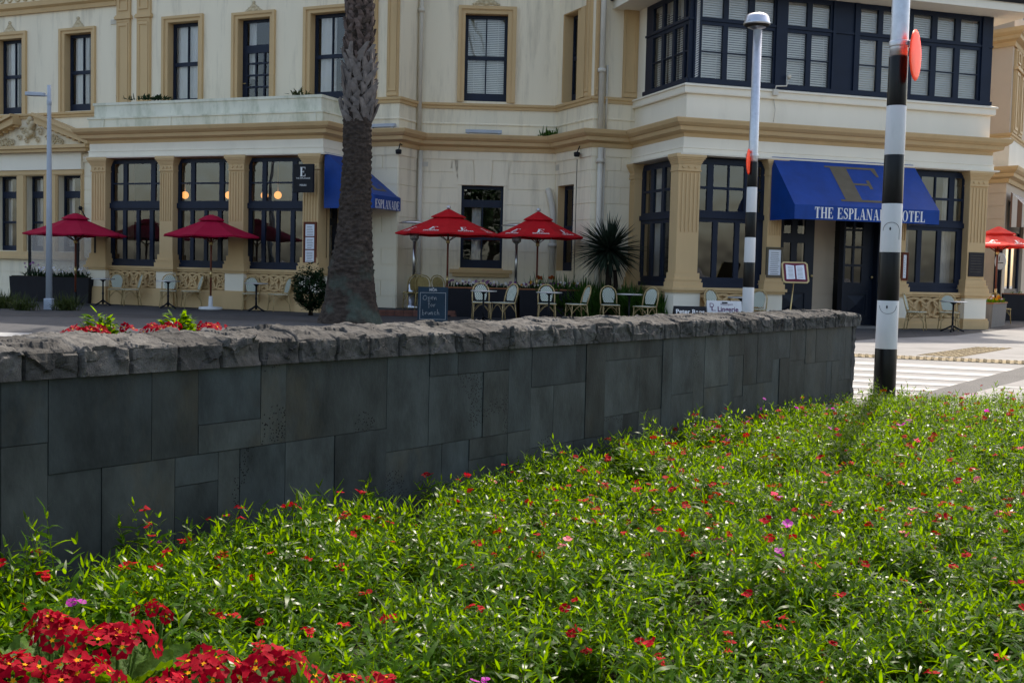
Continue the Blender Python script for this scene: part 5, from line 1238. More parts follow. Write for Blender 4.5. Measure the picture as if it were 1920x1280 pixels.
table(908, 602, 'small cafe table between the chalkboard and a pair of bistro chairs', d=27.6)
table(1031, 603, 'small cafe table in front of the chair under the right hand red parasol', d=27.7)
table(1182, 602, 'small cafe table between two bistro chairs below the spiky plant', d=27.9)
table(1392, 615, 'small cafe table half hidden by the far striped pole', d=27.2)
table(1791, 619, 'small cafe table at the right end of the hotel, in front of the last pier', d=28.5)

# ================================================================== PATIO HEATERS
def heater(loc, label):
    loc = Vector(loc); t = thing('patio_heater', label, 'patio heater', tuple(loc), group='steel patio heaters')
    mb = MB(); mb.lathe([(.21,0),(.22,.03),(.22,.10),(.17,.12),(.17,.62),(.14,.70),(.05,.74)], loc, 22); mb.build('base', M['metal'], t)
    mb = MB(); mb.lathe([(.038,.7),(.038,1.85)], loc, 14); mb.build('pole', M['metal'], t)
    mb = MB(); mb.lathe([(.05,1.78),(.12,1.84),(.13,1.98),(.09,2.0),(.08,2.18),(.05,2.2)], loc, 18); mb.build('burner', M['galv'], t)
    mb = MB(); mb.lathe([(.001,2.34),(.12,2.33),(.42,2.26),(.42,2.25),(.12,2.31),(.001,2.32)], loc, 28); mb.build('reflector', M['metal'], t)
heater(atd(776, 31.0, .15), 'steel patio heater left of the pair of red parasols')
heater(atd(967.5, 31.2, .15), 'steel patio heater standing between the two red parasols')

# ================================================================== SIGNBOARDS
def aframe(loc, w, h, rz, label, name, m, panel_fn=None, frame=None, dpt=.28):
    loc = Vector(loc); t = thing(name, label, 'sign', tuple(loc), rz); cs, sn = math.cos(rz), math.sin(rz)
    def L_(x, y, z): return loc + Vector((x*cs-y*sn, x*sn+y*cs, z))
    def build(mb, nm, mt, par=t, **k):
        o = mb.build(nm, mt, par, org=loc, **k); o.rotation_euler.z = -rz if par is t else 0
        if par is t: o.location = (0,0,0)
        return o
    f = lambda x, z, off=0: L_(x, -dpt*(1-z/h)-off, z)
    mb = MB()
    P = [f(-w/2,.0), f(w/2,.0), f(w/2,h), f(-w/2,h)]; mb.extr(P, (L_(0,.02,0)-L_(0,0,0)))
    fr_ = build(mb, 'front_panel', m)
    mb = MB(); B_ = [L_(-w/2,dpt,0), L_(w/2,dpt,0), L_(w/2,.02,h-.01), L_(-w/2,.02,h-.01)]; mb.extr(B_, (L_(0,.02,0)-L_(0,0,0))); build(mb, 'back_panel', m)
    if panel_fn: panel_fn(f, fr_, build)
    return t
cb = G(811, 602)
def chalk_panel(f, fr_, build):
    mb = MB(); w, h = .70, .80
    for a, b, c, d in ((-.30,.30,.66,.668),(-.30,.30,.05,.058),(-.30,-.292,.05,.668),(.292,.30,.05,.668)): mb.poly([f(a,c,.003),f(b,c,.003),f(b,d,.003),f(a,d,.003)])
    font_mesh(mb, 'M\u014cA', lambda x,y,l: f(x,y,.004), 0, .705, .085, width=.18, bold=.003)
    # handwriting as chalk strokes
    def stroke(pts, s, x0, z0, th=.006):
        n = []
        P = [Vector((x0+a*s, z0+b*s)) for a, b in pts]
        for i in range(len(P)-1):
            for k in range(5):
                q = k/5; p0, p1, p2, p3 = P[max(i-1,0)], P[i], P[i+1], P[min(i+2,len(P)-1)]
                n.append(.5*((2*p1)+(p2-p0)*q+(2*p0-5*p1+4*p2-p3)*q*q+(3*p1-p0-3*p2+p3)*q**3))
        n.append(P[-1])
        for i in range(len(n)-1):
            d = (n[i+1]-n[i]); 
            if d.length < 1e-6: continue
            o = Vector((-d.y, d.x)).normalized()*th/2
            mb.poly([f(*(n[i]-o),.004), f(*(n[i+1]-o),.004), f(*(n[i+1]+o),.004), f(*(n[i]+o),.004)])
    O = [(.5,1),(.1,.9),(-.1,.4),(.15,.0),(.6,.1),(.8,.6),(.5,1),(.3,.8)]
    pp = [(.0,.6),(.05,-.5),(.02,.3),(.2,.62),(.45,.5),(.4,.15),(.1,.05)]
    ee = [(.0,.3),(.4,.4),(.3,.65),(.05,.5),(.05,.1),(.4,.0)]
    nn = [(.0,.6),(.05,0),(.1,.4),(.3,.62),(.4,.4),(.42,.05),(.55,.1)]
    s = .10
    stroke(O, s, -.22, .50); stroke(pp, s, -.11, .50); stroke(ee, s, -.035, .51); stroke(nn, s, .035, .50)
    stroke([(.5,1.2),(.3,1.3),(.2,1.0),(.2,-.3)], s, -.11, .34); stroke([(.0,.6),(.4,.65)], s, -.11, .35); stroke([(.2,.6),(.0,.4),(.1,.1),(.35,.2),(.4,.5),(.2,.6)], s, -.05, .34); stroke([(.0,.6),(.05,0),(.1,.4),(.35,.6)], s, .02, .34)
    stroke([(.1,1.3),(.05,.0),(.1,.5),(.4,.5),(.45,.2),(.2,.0),(.0,.1)], s, -.24, .15); stroke([(.0,.6),(.05,0),(.1,.4),(.35,.6)], s, -.165, .16); stroke([(.0,.6),(.05,.1),(.25,.02),(.4,.5),(.42,.05)], s, -.11, .16)
    stroke(nn, s, -.045, .16); stroke([(.4,.5),(.15,.6),(.0,.3),(.2,.02),(.45,.1)], s, .035, .16); stroke([(.1,1.3),(.05,.0),(.1,.4),(.3,.6),(.42,.4),(.44,.05),(.55,.1)], s, .10, .16)
    build(mb, 'chalk_lettering', M['chalk'], fr_, recalc=False)
aframe(cb, .70, .80, .06, 'navy chalkboard reading open for brunch, right of the palm tree', 'chalkboard', M['slate'], chalk_panel)
def raos(f, fr_, build):
    mb = MB(); font_mesh(mb, 'Peter Raos', lambda x,y,l: f(x,y,.004), 0, .60, .115, width=.58, bold=.003); build(mb, 'lettering', M['letter'], fr_, recalc=False)
def ling(f, fr_, build):
    mb = MB(); font_mesh(mb, 'Lingerie', lambda x,y,l: f(x,y,.004), .07, .575, .15, width=.44, bold=.003); font_mesh(mb, 'Devonport', lambda x,y,l: f(x,y,.004), .05, .71, .06, width=.26)
    font_mesh(mb, 'D', lambda x,y,l: f(x,y,.004), -.27, .66, .13, width=.09); font_mesh(mb, 'L', lambda x,y,l: f(x,y,.004), -.24, .59, .13, width=.09)
    font_mesh(mb, 'gifts', lambda x,y,l: f(x,y,.004), 0, .30, .14, width=.3); build(mb, 'lettering', M['purple_ltr'], fr_, recalc=False)
    mb = MB(); mb.poly([f(-.05,.745,.005), f(.07,.745,.005), f(.07,.775,.005), f(-.05,.775,.005)]); mb.poly([f(-.36,.45,.0045), f(.36,.45,.0045), f(.36,.50,.0045), f(-.36,.50,.0045)]); build(mb, 'handle_slot', M['mblack'], fr_, recalc=False)
d_ = 24.6; zt1_ = D(1295,574,d_).z; aframe(atd(1296,d_), .68, zt1_, .04, 'black signboard lettered Peter Raos in white, just above the stone wall', 'signboard', M['mblack'], lambda f,a,b: (lambda mb: (font_mesh(mb, 'Peter Raos', lambda x,y,l: f(x,y,.004), 0, zt1_-.15, .12, width=.60, bold=.003), b(mb, 'lettering', M['letter'], a, recalc=False)))(MB()))
d_ = 24.9; zt2_ = D(1360,564,d_).z
def ling2(f, fr_, build): ling(lambda x,z,o=0: f(x, z-.80+zt2_, o), fr_, build)
aframe(atd(1360,d_), .74, zt2_, .04, 'white signboard with plum lettering, left of the far striped pole', 'signboard', M['bandwhite'], ling2)
# menu stand by the door
ms = atd(1483, 27.3); t = thing('menu_stand', 'brass menu stand holding an open maroon menu, in front of the entrance', 'menu stand', tuple(ms))
mb = MB(); c0 = D(1491, 511, 27.3); mb.tube([ms, ms+Vector((.02,0,.4)), c0+Vector((-.02,.03,-.22))], .016, 8); mb.lathe([(.2,0),(.2,.02),(.03,.04)], ms, 18); mb.build('post', M['brass'], t)
T_ = Vector((1,.05,0)).normalized(); Nn = Vector((.05,-.9,.42)).normalized(); Up = Nn.cross(T_)*1.0; Up = Up if Up.z > 0 else -Up
def tilt(x, y, o): return c0 + T_*x + Up*y + Nn*o
def rrect(w, h, c): return [(-w+c,-h),(w-c,-h),(w,-h+c),(w,h-c),(w-c,h),(-w+c,h),(-w,h-c),(-w,-h+c)]
mb = MB(); mb.extr([tilt(x,y,-.02) for x,y in rrect(.31,.27,.05)], Nn*.03); mb.build('frame', M['brass'], t)
mb = MB(); mb.extr([tilt(x,y,.0) for x,y in rrect(.27,.235,.03)], Nn*.014); mb.build('menu_cover', M['maroon'], t)
for s in (-1,1):
    mb = MB(); mb.extr([tilt(s*.02,-.17,.014), tilt(s*.22,-.18,.014), tilt(s*.215,.19,.014), tilt(s*.02,.17,.014)], Nn*.006); sh = mb.build('sheet', M['paper'], t)
    mb = MB()
    for k in range(9): y = -.14+k*.033; mb.poly([tilt(s*.05,y,.0205), tilt(s*(.16+.03*random.random()),y,.0205), tilt(s*.17,y+.008,.0205), tilt(s*.05,y+.008,.0205)])
    mb.build('print', M['bronze'], sh, org=ORG[sh.name], recalc=False)

# ================================================================== PLANTERS
def planter(p0, p1, dpt, h, label, m='planter', rim='timber', legs=False):
    fr = Fr(p0, p1); t = thing('planter_box', label, 'planter', tuple(fr.w(fr.len/2, -dpt/2, p0.z)))
    z = p0.z; mb = MB(); tp = .03
    mb.hexa([fr.w(tp,-tp,z), fr.w(fr.len-tp,-tp,z), fr.w(fr.len-tp,-dpt+tp,z), fr.w(tp,-dpt+tp,z), fr.w(0,0,z+h), fr.w(fr.len,0,z+h), fr.w(fr.len,-dpt,z+h), fr.w(0,-dpt,z+h)]); mb.build('box', M[m], t)
    if rim:
        mb = MB(); e = .02; boxes = ((-e,fr.len+e,-.04,e),(-e,fr.len+e,-dpt-e,-dpt+.04),(-e,.04,-dpt+.04,-.04),(fr.len-.04,fr.len+e,-dpt+.04,-.04))
        for a,b,c,d in boxes: mb.box(a,b,c,d,z+h+.001,z+h+.035,fr)
        mb.build('rim', M[rim], t)
    mb = MB(); mb.box(.045,fr.len-.045,-dpt+.045,-.045,z+h+.001,z+h+.02,fr); mb.build('soil', M['soil'], t)
    return fr, t
def xyz(px, dep, z=0): return atd(px, dep, z)
fP1, _ = planter(xyz(838,30.25,.0), xyz(972,30.3,.0), .5, .74, 'long black timber rimmed planter with pansies, under the left red parasol')
fP2, _ = planter(xyz(975,30.3,.0), xyz(1109,30.35,.0), .5, .74, 'long black planter with a timber rim, behind the chair under the right red parasol')
fP3, _ = planter(xyz(17,34.3), xyz(166,33.4), .5, .72, 'long black planter with a clear wind screen, behind the pale street lamp', rim=None)
a_ = G(1862,613.5); fP4, _ = planter(G(1846,612.5), G(1862,614), .42, .66, 'x') if False else (None, None)
c1_, c2_ = G(1860,614.5), G(1881,611.5)
fP4, t4 = planter(c1_, c2_+(c2_-c1_)*.25, .62, .64, 'grey planter with a timber rim and bright yellow pansies, on the sunlit corner', m='planterg')
fP5, _ = planter(atd(1884,38.0), atd(1990,38.6), .6, .85, 'long dark planter in front of the shop at the right edge', rim='timber')
# screen on the left planter
t = thing('wind_screen', 'clear plastic wind screen on black posts, above the left planter', 'screen', tuple(fP3.w(fP3.len/2,-.3,.72)))
for q in (.17,.78,1.0):
    mb = MB(); u = fP3.len*q; mb.box(u-.03,u+.03,-.34,-.27,.70,2.0,fP3); mb.build('post', M['mblack'], t)
mb = MB(); mb.box(fP3.len*.185,fP3.len*.995,-.305,-.300,.80,1.92,fP3); mb.build('sheet', M['plastic'], t, recalc=True)

# ================================================================== PLANTS
def leaves(B, az, el, L, Wd_, droop, twist=None, segs=(0,.3,.65,1.0), wid=(.5,1.0,.75,.06)):
    """vectorised leaf strips -> verts, quads"""
    n = len(az); k = len(segs); h = np.stack([np.cos(az), np.sin(az), np.zeros(n)], 1); s = np.stack([-np.sin(az), np.cos(az), np.zeros(n)], 1)
    up = np.array([0,0,1.0]); V = np.zeros((n, k, 2, 3))
    tw = rng.uniform(-.6,.6,n) if twist is None else twist
    for i, t in enumerate(segs):
        c = B + h*(L*np.cos(el)*t)[:,None] + up*(L*(np.sin(el)*t - droop*t*t))[:,None]
        sd = s*np.cos(tw)[:,None] + up*np.sin(tw)[:,None]
        V[:,i,0] = c - sd*(Wd_*wid[i]/2)[:,None]; V[:,i,1] = c + sd*(Wd_*wid[i]/2)[:,None]
    idx = np.arange(n*k*2).reshape(n, k, 2)
    Q = np.stack([idx[:,:-1,0], idx[:,:-1,1], idx[:,1:,1], idx[:,1:,0]], -1).reshape(-1,4)
    return V.reshape(-1,3), Q
def merge(parts):
    Vs, Qs, ms, o = [], [], [], 0
    for V, Q, m in parts: Vs.append(V); Qs.append(Q+o); ms.append(np.full(len(Q), m)); o += len(V)
    return np.concatenate(Vs), np.concatenate(Qs), np.concatenate(ms)
def dianthus(seed, hgt):
    r = np.random.default_rng(seed); B, AZ, EL, LL, WW, DR = [], [], [], [], [], []; tops = []
    ns = r.integers(8, 12)
    for s in range(ns):
        a = r.uniform(0, 2*PI); tilt_ = r.uniform(.05,.62); Ls = hgt*r.uniform(.72,1.18); b0 = np.array([r.uniform(-.03,.03), r.uniform(-.03,.03), 0])
        d = np.array([math.cos(a)*math.sin(tilt_), math.sin(a)*math.sin(tilt_), math.cos(tilt_)]); nn = int(Ls/.026); ph = r.uniform(0, PI)
        B.append(b0); AZ.append(a); EL.append(PI/2-tilt_); LL.append(Ls); WW.append(.005); DR.append(0)
        for k in range(2, nn+1):
            f = k/nn; p = b0+d*Ls*f
            for q in (0, PI):
                B.append(p); AZ.append(ph+k*PI/2+q+r.uniform(-.3,.3)); EL.append(r.uniform(.15,.95) if f < .85 else r.uniform(.45,1.2)); LL.append((r.uniform(.055,.10) if f < .8 else r.uniform(.03,.055))); WW.append(r.uniform(.0095,.0165) if f < .8 else r.uniform(.007,.010)); DR.append(r.uniform(.15,.75) if f < .85 else r.uniform(-.05,.3))
        tops.append(b0+d*Ls)
    B = np.array(B); V, Q = leaves(B, np.array(AZ), np.array(EL), np.array(LL), np.array(WW), np.array(DR)); return V, Q, tops
def dflower(c, tilt_az, tilt, rad, r):
    nv = np.array([math.sin(tilt)*math.cos(tilt_az), math.sin(tilt)*math.sin(tilt_az), math.cos(tilt)]); x = np.cross(nv, [0,1,.3]); x /= np.linalg.norm(x); y = np.cross(nv, x)
    V, Q = [], []
    for k in range(5):
        a = 2*PI*k/5+r.uniform(-.1,.1); 
        def P(ang, rr, h): return c+(x*math.cos(ang)+y*math.sin(ang))*rr+nv*h
        n = len(V); up = r.uniform(-.1,.35)*rad
        V += [P(a-.25,rad*.12,0), P(a+.25,rad*.12,0), P(a-.58,rad*.9,up*.8), P(a-.2,rad*1.0,up), P(a,rad*.9,up*.9), P(a+.22,rad*1.02,up), P(a+.58,rad*.88,up*.8)]
        Q += [(n,n+1,n+4,n+3),(n,n+3,n+2,n),(n+1,n+6,n+5,n+4)]
    Q = [q if q[0] != q[3] else (q[0],q[1],q[2],q[2]) for q in Q]
    return np.array(V), np.array(Q)
def tri_clean(Q):  # split quads with repeated index
    Q = np.asarray(Q); d = (Q[:,2] == Q[:,3]); return Q[~d], Q[d][:,:3]
NV = 10
DV = [dianthus(100+i, [.19,.22,.25,.20,.22,.27,.21,.18,.29,.23][i]) for i in range(NV)]
def flower_set(tops, r, n):
    Vs, Qs, o = [], [], 0
    ti = r.permutation(len(tops))[:n]
    for i in ti:
        c = np.array(tops[i])+np.array([0,0,r.uniform(.012,.05)]); m = r.integers(1,4)
        for q in range(m):
            V, Q = dflower(c+np.array([r.uniform(-.022,.022)*(q>0), r.uniform(-.022,.022)*(q>0), -.006*q]), r.uniform(0,2*PI), r.uniform(0,.9), r.uniform(.011,.018), r); Vs.append(V); Qs.append(Q+o); o += len(V)
    return np.concatenate(Vs), np.concatenate(Qs)
# bed outline: between the wall and the kerb
def in_bed(x, y):
    p = Vector((x,y,0)); return (p-Vector(FW.p0)).dot(FW.O) > .13 and y < 11.95-.17*(x-4.0) 
pts = []; sp = .142; y = 2.55
while y < 12.2:
    x0 = -.44*y-.5; x1 = .45*y+2.4; x = x0
    while x < x1:
        px_, py_ = x+random.uniform(-.05,.05), y+random.uniform(-.05,.05)
        if in_bed(px_, py_) and mnoise.noise(Vector((px_*2.6,py_*2.6,1.7))) > -.36: pts.append((px_, py_))
        x += sp
    y += sp
primspots = [(95,1178,1.15,.092),(222,1195,1.3,.118),(22,1252,1.2,.115),(150,1262,1.25,.118),(290,1150,.7,.06),(385,1250,1.15,.105),(513,1247,1.3,.118),(318,1292,.9,.08),(640,1284,.8,.06),(705,1284,.8,.065)]
PS = [(G(px, py-16, .15), s, r) for px, py, s, r in primspots]
def nearprim(x, y): return any((x-p.x)**2+(y-p.y)**2 < (.20*s)**2 for p, s, r in PS)
def lowleft(x, y): # primrose corner
    return False
pts = [p for p in pts if not nearprim(*p)]
pts.sort(key=lambda p: p[0]**2+p[1]**2)
SOILZ = -.145
def vis(x, y): return abs(x/y) < .45 and y > 2.85
ind = [p for p in pts if vis(*p)][:300]; indset = set(ind)
rest = [p for p in pts if p not in indset]
GR = 'dianthus plants in the flower bed'
FC = [('fred','red'),('fmag','magenta'),('fpink','pink')]
proto = {}
def dplant(v, fc):
    key = (v, fc)
    if key not in proto:
        V, Q, tops = DV[v]
        o = np_obj('dianthus_plant', V, Q, M['leaf'])
        if fc is not None:
            r = np.random.default_rng(v*17+fc); fV, fQ = flower_set(tops, r, 1 if fc else int(r.integers(1,3))); q4, t3 = tri_clean(fQ)
            f = np_obj('flower', fV, q4, M[FC[fc][0]], o, org=(0,0,0), T=t3)
        tag(o, {None: 'leafy green dianthus plant with no open flowers, in the sunlit bed', 0: 'green dianthus plant topped with small open red flowers', 1: 'green dianthus plant topped with a small magenta flower', 2: 'green dianthus plant topped with a small pink flower'}[fc], 'flowering plant', GR)
        proto[key] = o; return o
    return copy_tree(proto[key])
for i, (x, y) in enumerate(ind):
    fc = None; q = random.random()
    dens = .24 if y > 3.4 else .10
    if q < dens: fc = 0
    elif q < dens+.018: fc = 1
    elif q < dens+.025: fc = 2
    o = dplant(random.randrange(NV), fc); o.location = (x, y, SOILZ); o.rotation_euler = (random.uniform(-.12,.12), random.uniform(-.12,.12), random.uniform(0, 6.28)); s = random.uniform(.95,1.30)*(1+.25*mnoise.noise(Vector((x*1.9,y*1.9,9.1)))); o.scale = (s,s,s*random.uniform(.82,1.0))
parts = []
for i, (x, y) in enumerate(rest):
    v = random.randrange(NV); V, Q, tops = DV[v]; a = random.uniform(0, 6.28); s = random.uniform(.95,1.30)*(1+.25*mnoise.noise(Vector((x*1.9,y*1.9,9.1)))); c, sn = math.cos(a)*s, math.sin(a)*s; Rm = np.array([[c,-sn,0],[sn,c,0],[0,0,s*random.uniform(.82,1.02)]]); t = np.array([x,y,SOILZ])
    if y > 7 and i % 3 == 0: keep = slice(None)
    parts.append((V@Rm.T+t, Q, 0)); q = random.random(); edge = y > 8
    if q < .40:
        r = np.random.default_rng(i+5); fV, fQ = flower_set(tops, r, int(r.integers(1,3))); m = 1
        far_left = (x < .43*y-1.6) and y > 8.0
        if random.random() < (.40 if far_left else .05): m = 2
        if random.random() < .04: m = 3
        parts.append((fV@Rm.T+t, fQ, m))
V, Q, mi = merge(parts); d = Q[:,2] == Q[:,3]
bed = np_obj('dianthus_bed', V, Q[~d], [M['leaf'],M['fred'],M['fmag'],M['fpink']], T=Q[d][:,:3], mi=np.concatenate([mi[~d], mi[d]]))
tag(bed, 'far part of the dense green dianthus bed dotted with red and magenta flowers', 'flower bed', kind='stuff')
print('dianthus', len(ind), len(rest), len(Q))
# soil
mb = MB(); nx, ny = 60, 70; vs = []
for j in range(ny+1):
    for i in range(nx+1):
        yy = 1.6+10.6*j/ny; xx = -.6*yy-1+(1.2*yy+6)*i/nx
        p = Vector((xx,yy,0)); dd = (p-Vector(FW.p0)).dot(FW.O)
        if dd < .0: p = p + FW.O*(-dd)
        if p.y > 11.98-.17*(p.x-4.0): p.y = 11.98-.17*(p.x-4.0)
        vs.append((p.x,p.y,SOILZ-.012+.02*mnoise.fractal(Vector((xx*4,yy*4,0)),1,2,3)))
mb.sm = True; mb.add(vs, [(j*(nx+1)+i, j*(nx+1)+i+1, (j+1)*(nx+1)+i+1, (j+1)*(nx+1)+i) for j in range(ny) for i in range(nx)])
so_ = mb.build('soil', M['soil'], recalc=False); tag(so_, kind='structure')
# primroses
def pflower(c, nv, rad, r):
    nv = np.array(nv, float); nv /= np.linalg.norm(nv); x = np.cross(nv, [.2,1,.1]); x /= np.linalg.norm(x); y = np.cross(nv, x); V, Q, mi = [], [], []; a0 = r.uniform(0, 1)
    def P(ang, rr, h): return c+(x*math.cos(ang)+y*math.sin(ang))*rr*rad+nv*h*rad
    for k in range(5):
        a = a0+2*PI*k/5; n = len(V); w = .71; hh = r.uniform(-.22,.16)
        V += [P(a,.2,.0), P(a-w*.55,.5,.05), P(a,.55,.0), P(a+w*.55,.5,.05), P(a-w*.98,.80,.1+hh), P(a-w*.55,1.02,.06+hh), P(a,.86,.02+hh), P(a+w*.55,1.02,.06+hh), P(a+w*.98,.80,.1+hh)]
        Q += [(n,n+2,n+1,n+1),(n,n+3,n+2,n+2),(n+1,n+2,n+5,n+4),(n+2,n+6,n+5,n+5),(n+2,n+7,n+6,n+6),(n+2,n+3,n+8,n+7)]; mi += [0]*6
    n = len(V); V.append(P(0,0,.06)); m = 10
    for k in range(m): V.append(P(a0+2*PI*k/m, (.23 if k % 2 == 0 else .12), .07))
    Q += [(n, n+1+k, n+1+(k+1)%m, n+1+(k+1)%m) for k in range(m)]; mi += [1]*m
    return np.array(V), np.array(Q), np.array(mi)
def crinkle_leaf(az, L, Wd_, el, droop, r):
    nl_, nw = 14, 9; V = []
    for i in range(nl_+1):
        t = i/nl_; w = Wd_*(.18+.82*math.sin(PI*min(1,t*.62+.16)))*(1 if t < .93 else .8)
        for j in range(nw+1):
            s = j/nw*2-1; rr_ = L*t; z = L*(math.sin(el)*t-droop*t*t)+.018*abs(s)**1.5*1.2
            z += .0055*math.sin(t*30-abs(s)*9)*(1-abs(s)*.4)*min(1,t*4)+.003*math.sin(s*22+t*13)+r.uniform(-.0012,.0012)
            x = rr_*math.cos(el); yv = s*w/2; V.append((x*math.cos(az)-yv*math.sin(az), x*math.sin(az)+yv*math.cos(az), z))
    idx = np.arange((nl_+1)*(nw+1)).reshape(nl_+1, nw+1); Q = np.stack([idx[:-1,:-1].ravel(), idx[1:,:-1].ravel(), idx[1:,1:].ravel(), idx[:-1,1:].ravel()], 1)
    return np.array(V), Q
PL = ['red primrose clump with yellow eyes, uppermost at the left edge of the bed', 'large red primrose clump with yellow eyes, right of the uppermost left clump', 'red primrose clump cut by the lower left corner', 'red primrose clump low at the left, below the large clump', 'small red primrose sprig behind the large left clump', 'red primrose clump at the bottom, between the large left group and the rounded clump', 'big rounded red primrose clump at the bottom, furthest right of the full ones', 'red primrose just showing at the bottom edge, left of centre clump', 'small red primrose with crinkled leaves, at the bottom edge beyond the rounded clump', 'small red primrose furthest from the corner along the bottom edge']
def primrose(loc, s, rd, label, seed, group='red primroses at the front of the bed', nleaf=9, base=SOILZ):
    rd = rd*1.1
    r = np.random.default_rng(seed); loc = Vector(loc); t = thing('primrose', label, 'flower', (loc.x, loc.y, base), group=group); b = np.array([loc.x,loc.y,base])
    for k in range(nleaf):
        V, Q = crinkle_leaf(2*PI*k/nleaf+r.uniform(-.3,.3), r.uniform(.11,.16)*s, r.uniform(.065,.09)*s, r.uniform(.6,1.1), r.uniform(.15,.5), r)
        np_obj('leaf', V*(1.5 if group.endswith('bed') else 1.15)+b+np.array([0,0,.06]), Q, M['primleaf'], t, org=b)
    n = max(5, int(12*(rd/.1)**1.3)); c0 = np.array([loc.x,loc.y,loc.z]); gold_a = 2.39996
    for k in range(n):
        f = (k+.5)/n; ph = f*1.25; a = k*gold_a; nv = np.array([math.sin(ph)*math.cos(a), math.sin(ph)*math.sin(a), math.cos(ph)]); c = c0+nv*np.array([rd*1.0,rd*1.0,rd*.62])*r.uniform(.78,1.12)-np.array([0,0,rd*.62])
        nv = nv+r.uniform(-.5,.5,3)+np.array([0,-.25,0]); V, Q, mi = pflower(c, nv, r.uniform(.030,.038)*min(1.1,s), r); d = Q[:,2] == Q[:,3]
        np_obj('flower', V, Q[~d], [M['fred2'],M['fyel']], t, org=b, T=Q[d][:,:3], mi=np.concatenate([mi[~d],mi[d]]))
    mb = MB()
    for k in range(6): a = k; mb.tube([(b[0],b[1],b[2]), (loc.x+rd*.4*math.cos(a), loc.y+rd*.4*math.sin(a), loc.z-rd*.5)], .004, 5)
    mb.build('stem', M['primleaf'], t, org=b)
for i, (p, s, rd) in enumerate(PS): primrose(p, s, rd, PL[i], 40+i)
# plants in the raised bed behind the wall
ub0, ub1 = FW.px(100,640)[0], FW.px(455,640)[0]
mb = MB(); mb.box(ub0-.3, ub1+1.2, -1.35, -WT-.02, -.16, .66, FW); tag(mb.build('raised_bed', M['soil']), kind='structure')
def bush_cluster(x0, x1, lab, seed):
    r = np.random.default_rng(seed); um = (x0+x1)/2; u_ = FW.px(um, 612, -WT-.17)[0]; w_ = FW.px(x1,630)[0]-FW.px(x0,630)[0]; p = FW.w(u_, -WT-.17, .68); n = 620
    th = r.uniform(0,2*PI,n); q = r.uniform(0,1,n)**.5; R0 = w_*.52
    B = np.stack([q*R0*np.cos(th), q*R0*np.sin(th), (.23+.05*np.sin(th*3+seed))*np.sqrt(np.clip(1-q*q,0,1))+r.uniform(-.05,.02,n)], 1)
    V, Q = leaves(B, th+r.uniform(-.8,.8,n), r.uniform(.1,1.1,n), r.uniform(.035,.065,n), r.uniform(.015,.026,n), r.uniform(.1,.6,n)); c = p
    o = np_obj('leafy_clump', V+np.array(p), Q, M['leaf'], org=tuple(c)); tag(o, lab, 'plant')
bush_cluster(150, 228, 'bright sunlit green clump showing over the stone wall, left one of two', 3); bush_cluster(298, 378, 'bright sunlit green clump showing over the stone wall, nearer the palm', 4)
for i, (px_, py_, rd, l) in enumerate(((140,622,.055,'tiny red primrose tuft over the wall, at the far left'),(174,624,.075,'red primrose tuft over the wall below the left green clump'),(236,617,.05,'red primrose tuft over the wall, right of the left green clump'),(288,612,.07,'red primrose tuft over the wall, left of the right green clump'),(318,613,.06,'red primrose tuft over the wall, in front of the right green clump'),(392,611,.085,'broad red primrose tuft over the wall, right of the right green clump'))):
    u, _ = FW.px(px_, py_, -WT-.10); p = FW.w(u, -WT-.10, ZCT+.045); primrose(p, .8, rd, l, 70+i, 'red primroses in the raised bed behind the wall', 4, .66)

# ---- foliage helpers for the far planting
def tuft(name, loc, n, L, Wd_, el, droop, m, label, cat, seed, group=None, spread=.08, parent_kind=None):
    r = np.random.default_rng(seed); az = r.uniform(0, 2*PI, n); B = np.zeros((n,3)); B[:,0] = r.normal(0, spread, n); B[:,1] = r.normal(0, spread, n)
    V, Q = leaves(B, az, r.uniform(*el, n), r.uniform(L*.6, L*1.1, n), r.uniform(Wd_*.7, Wd_*1.2, n), r.uniform(*droop, n))
    o = np_obj(name, V+np.array(loc), Q, M[m], org=tuple(loc)); return tag(o, label, cat, group)
tuft('grass_tuft', G(8,578), 260, .62, .02, (.7,1.5), (.1,.6), 'grass', 'dark grass tuft at the left edge beside the road', 'grass', 1, 'grass tufts by the kerb', .14)
tuft('grass_tuft', G(46,582), 220, .55, .02, (.7,1.5), (.1,.6), 'grass', 'grass tuft just left of the street lamp base', 'grass', 2, 'grass tufts by the kerb', .12)
tuft('grass_tuft', G(125,582), 260, .58, .02, (.7,1.5), (.1,.6), 'grass', 'grass tuft just right of the street lamp base', 'grass', 3, 'grass tufts by the kerb', .13)
def strap(px_, dep, z, label, seed, flower=False, L=.62, n=210, m='strapleaf'):
    p = atd(px_, dep, z); o = tuft('strap_leaf_plant', p, n, L, .075, (.8,1.5), (.05,.42), m, label, 'plant', seed, 'strap leaved plants below the hotel wall', .13)
    if flower:
        mb = MB(); 
        for k in range(12): c = p+Vector((random.uniform(-.08,.08), random.uniform(-.08,.08), L*.82+random.uniform(0,.07))); mb.sphere(c, .028, 6, 4)
        mb.build('flower_head', M['forange'], o, org=p)
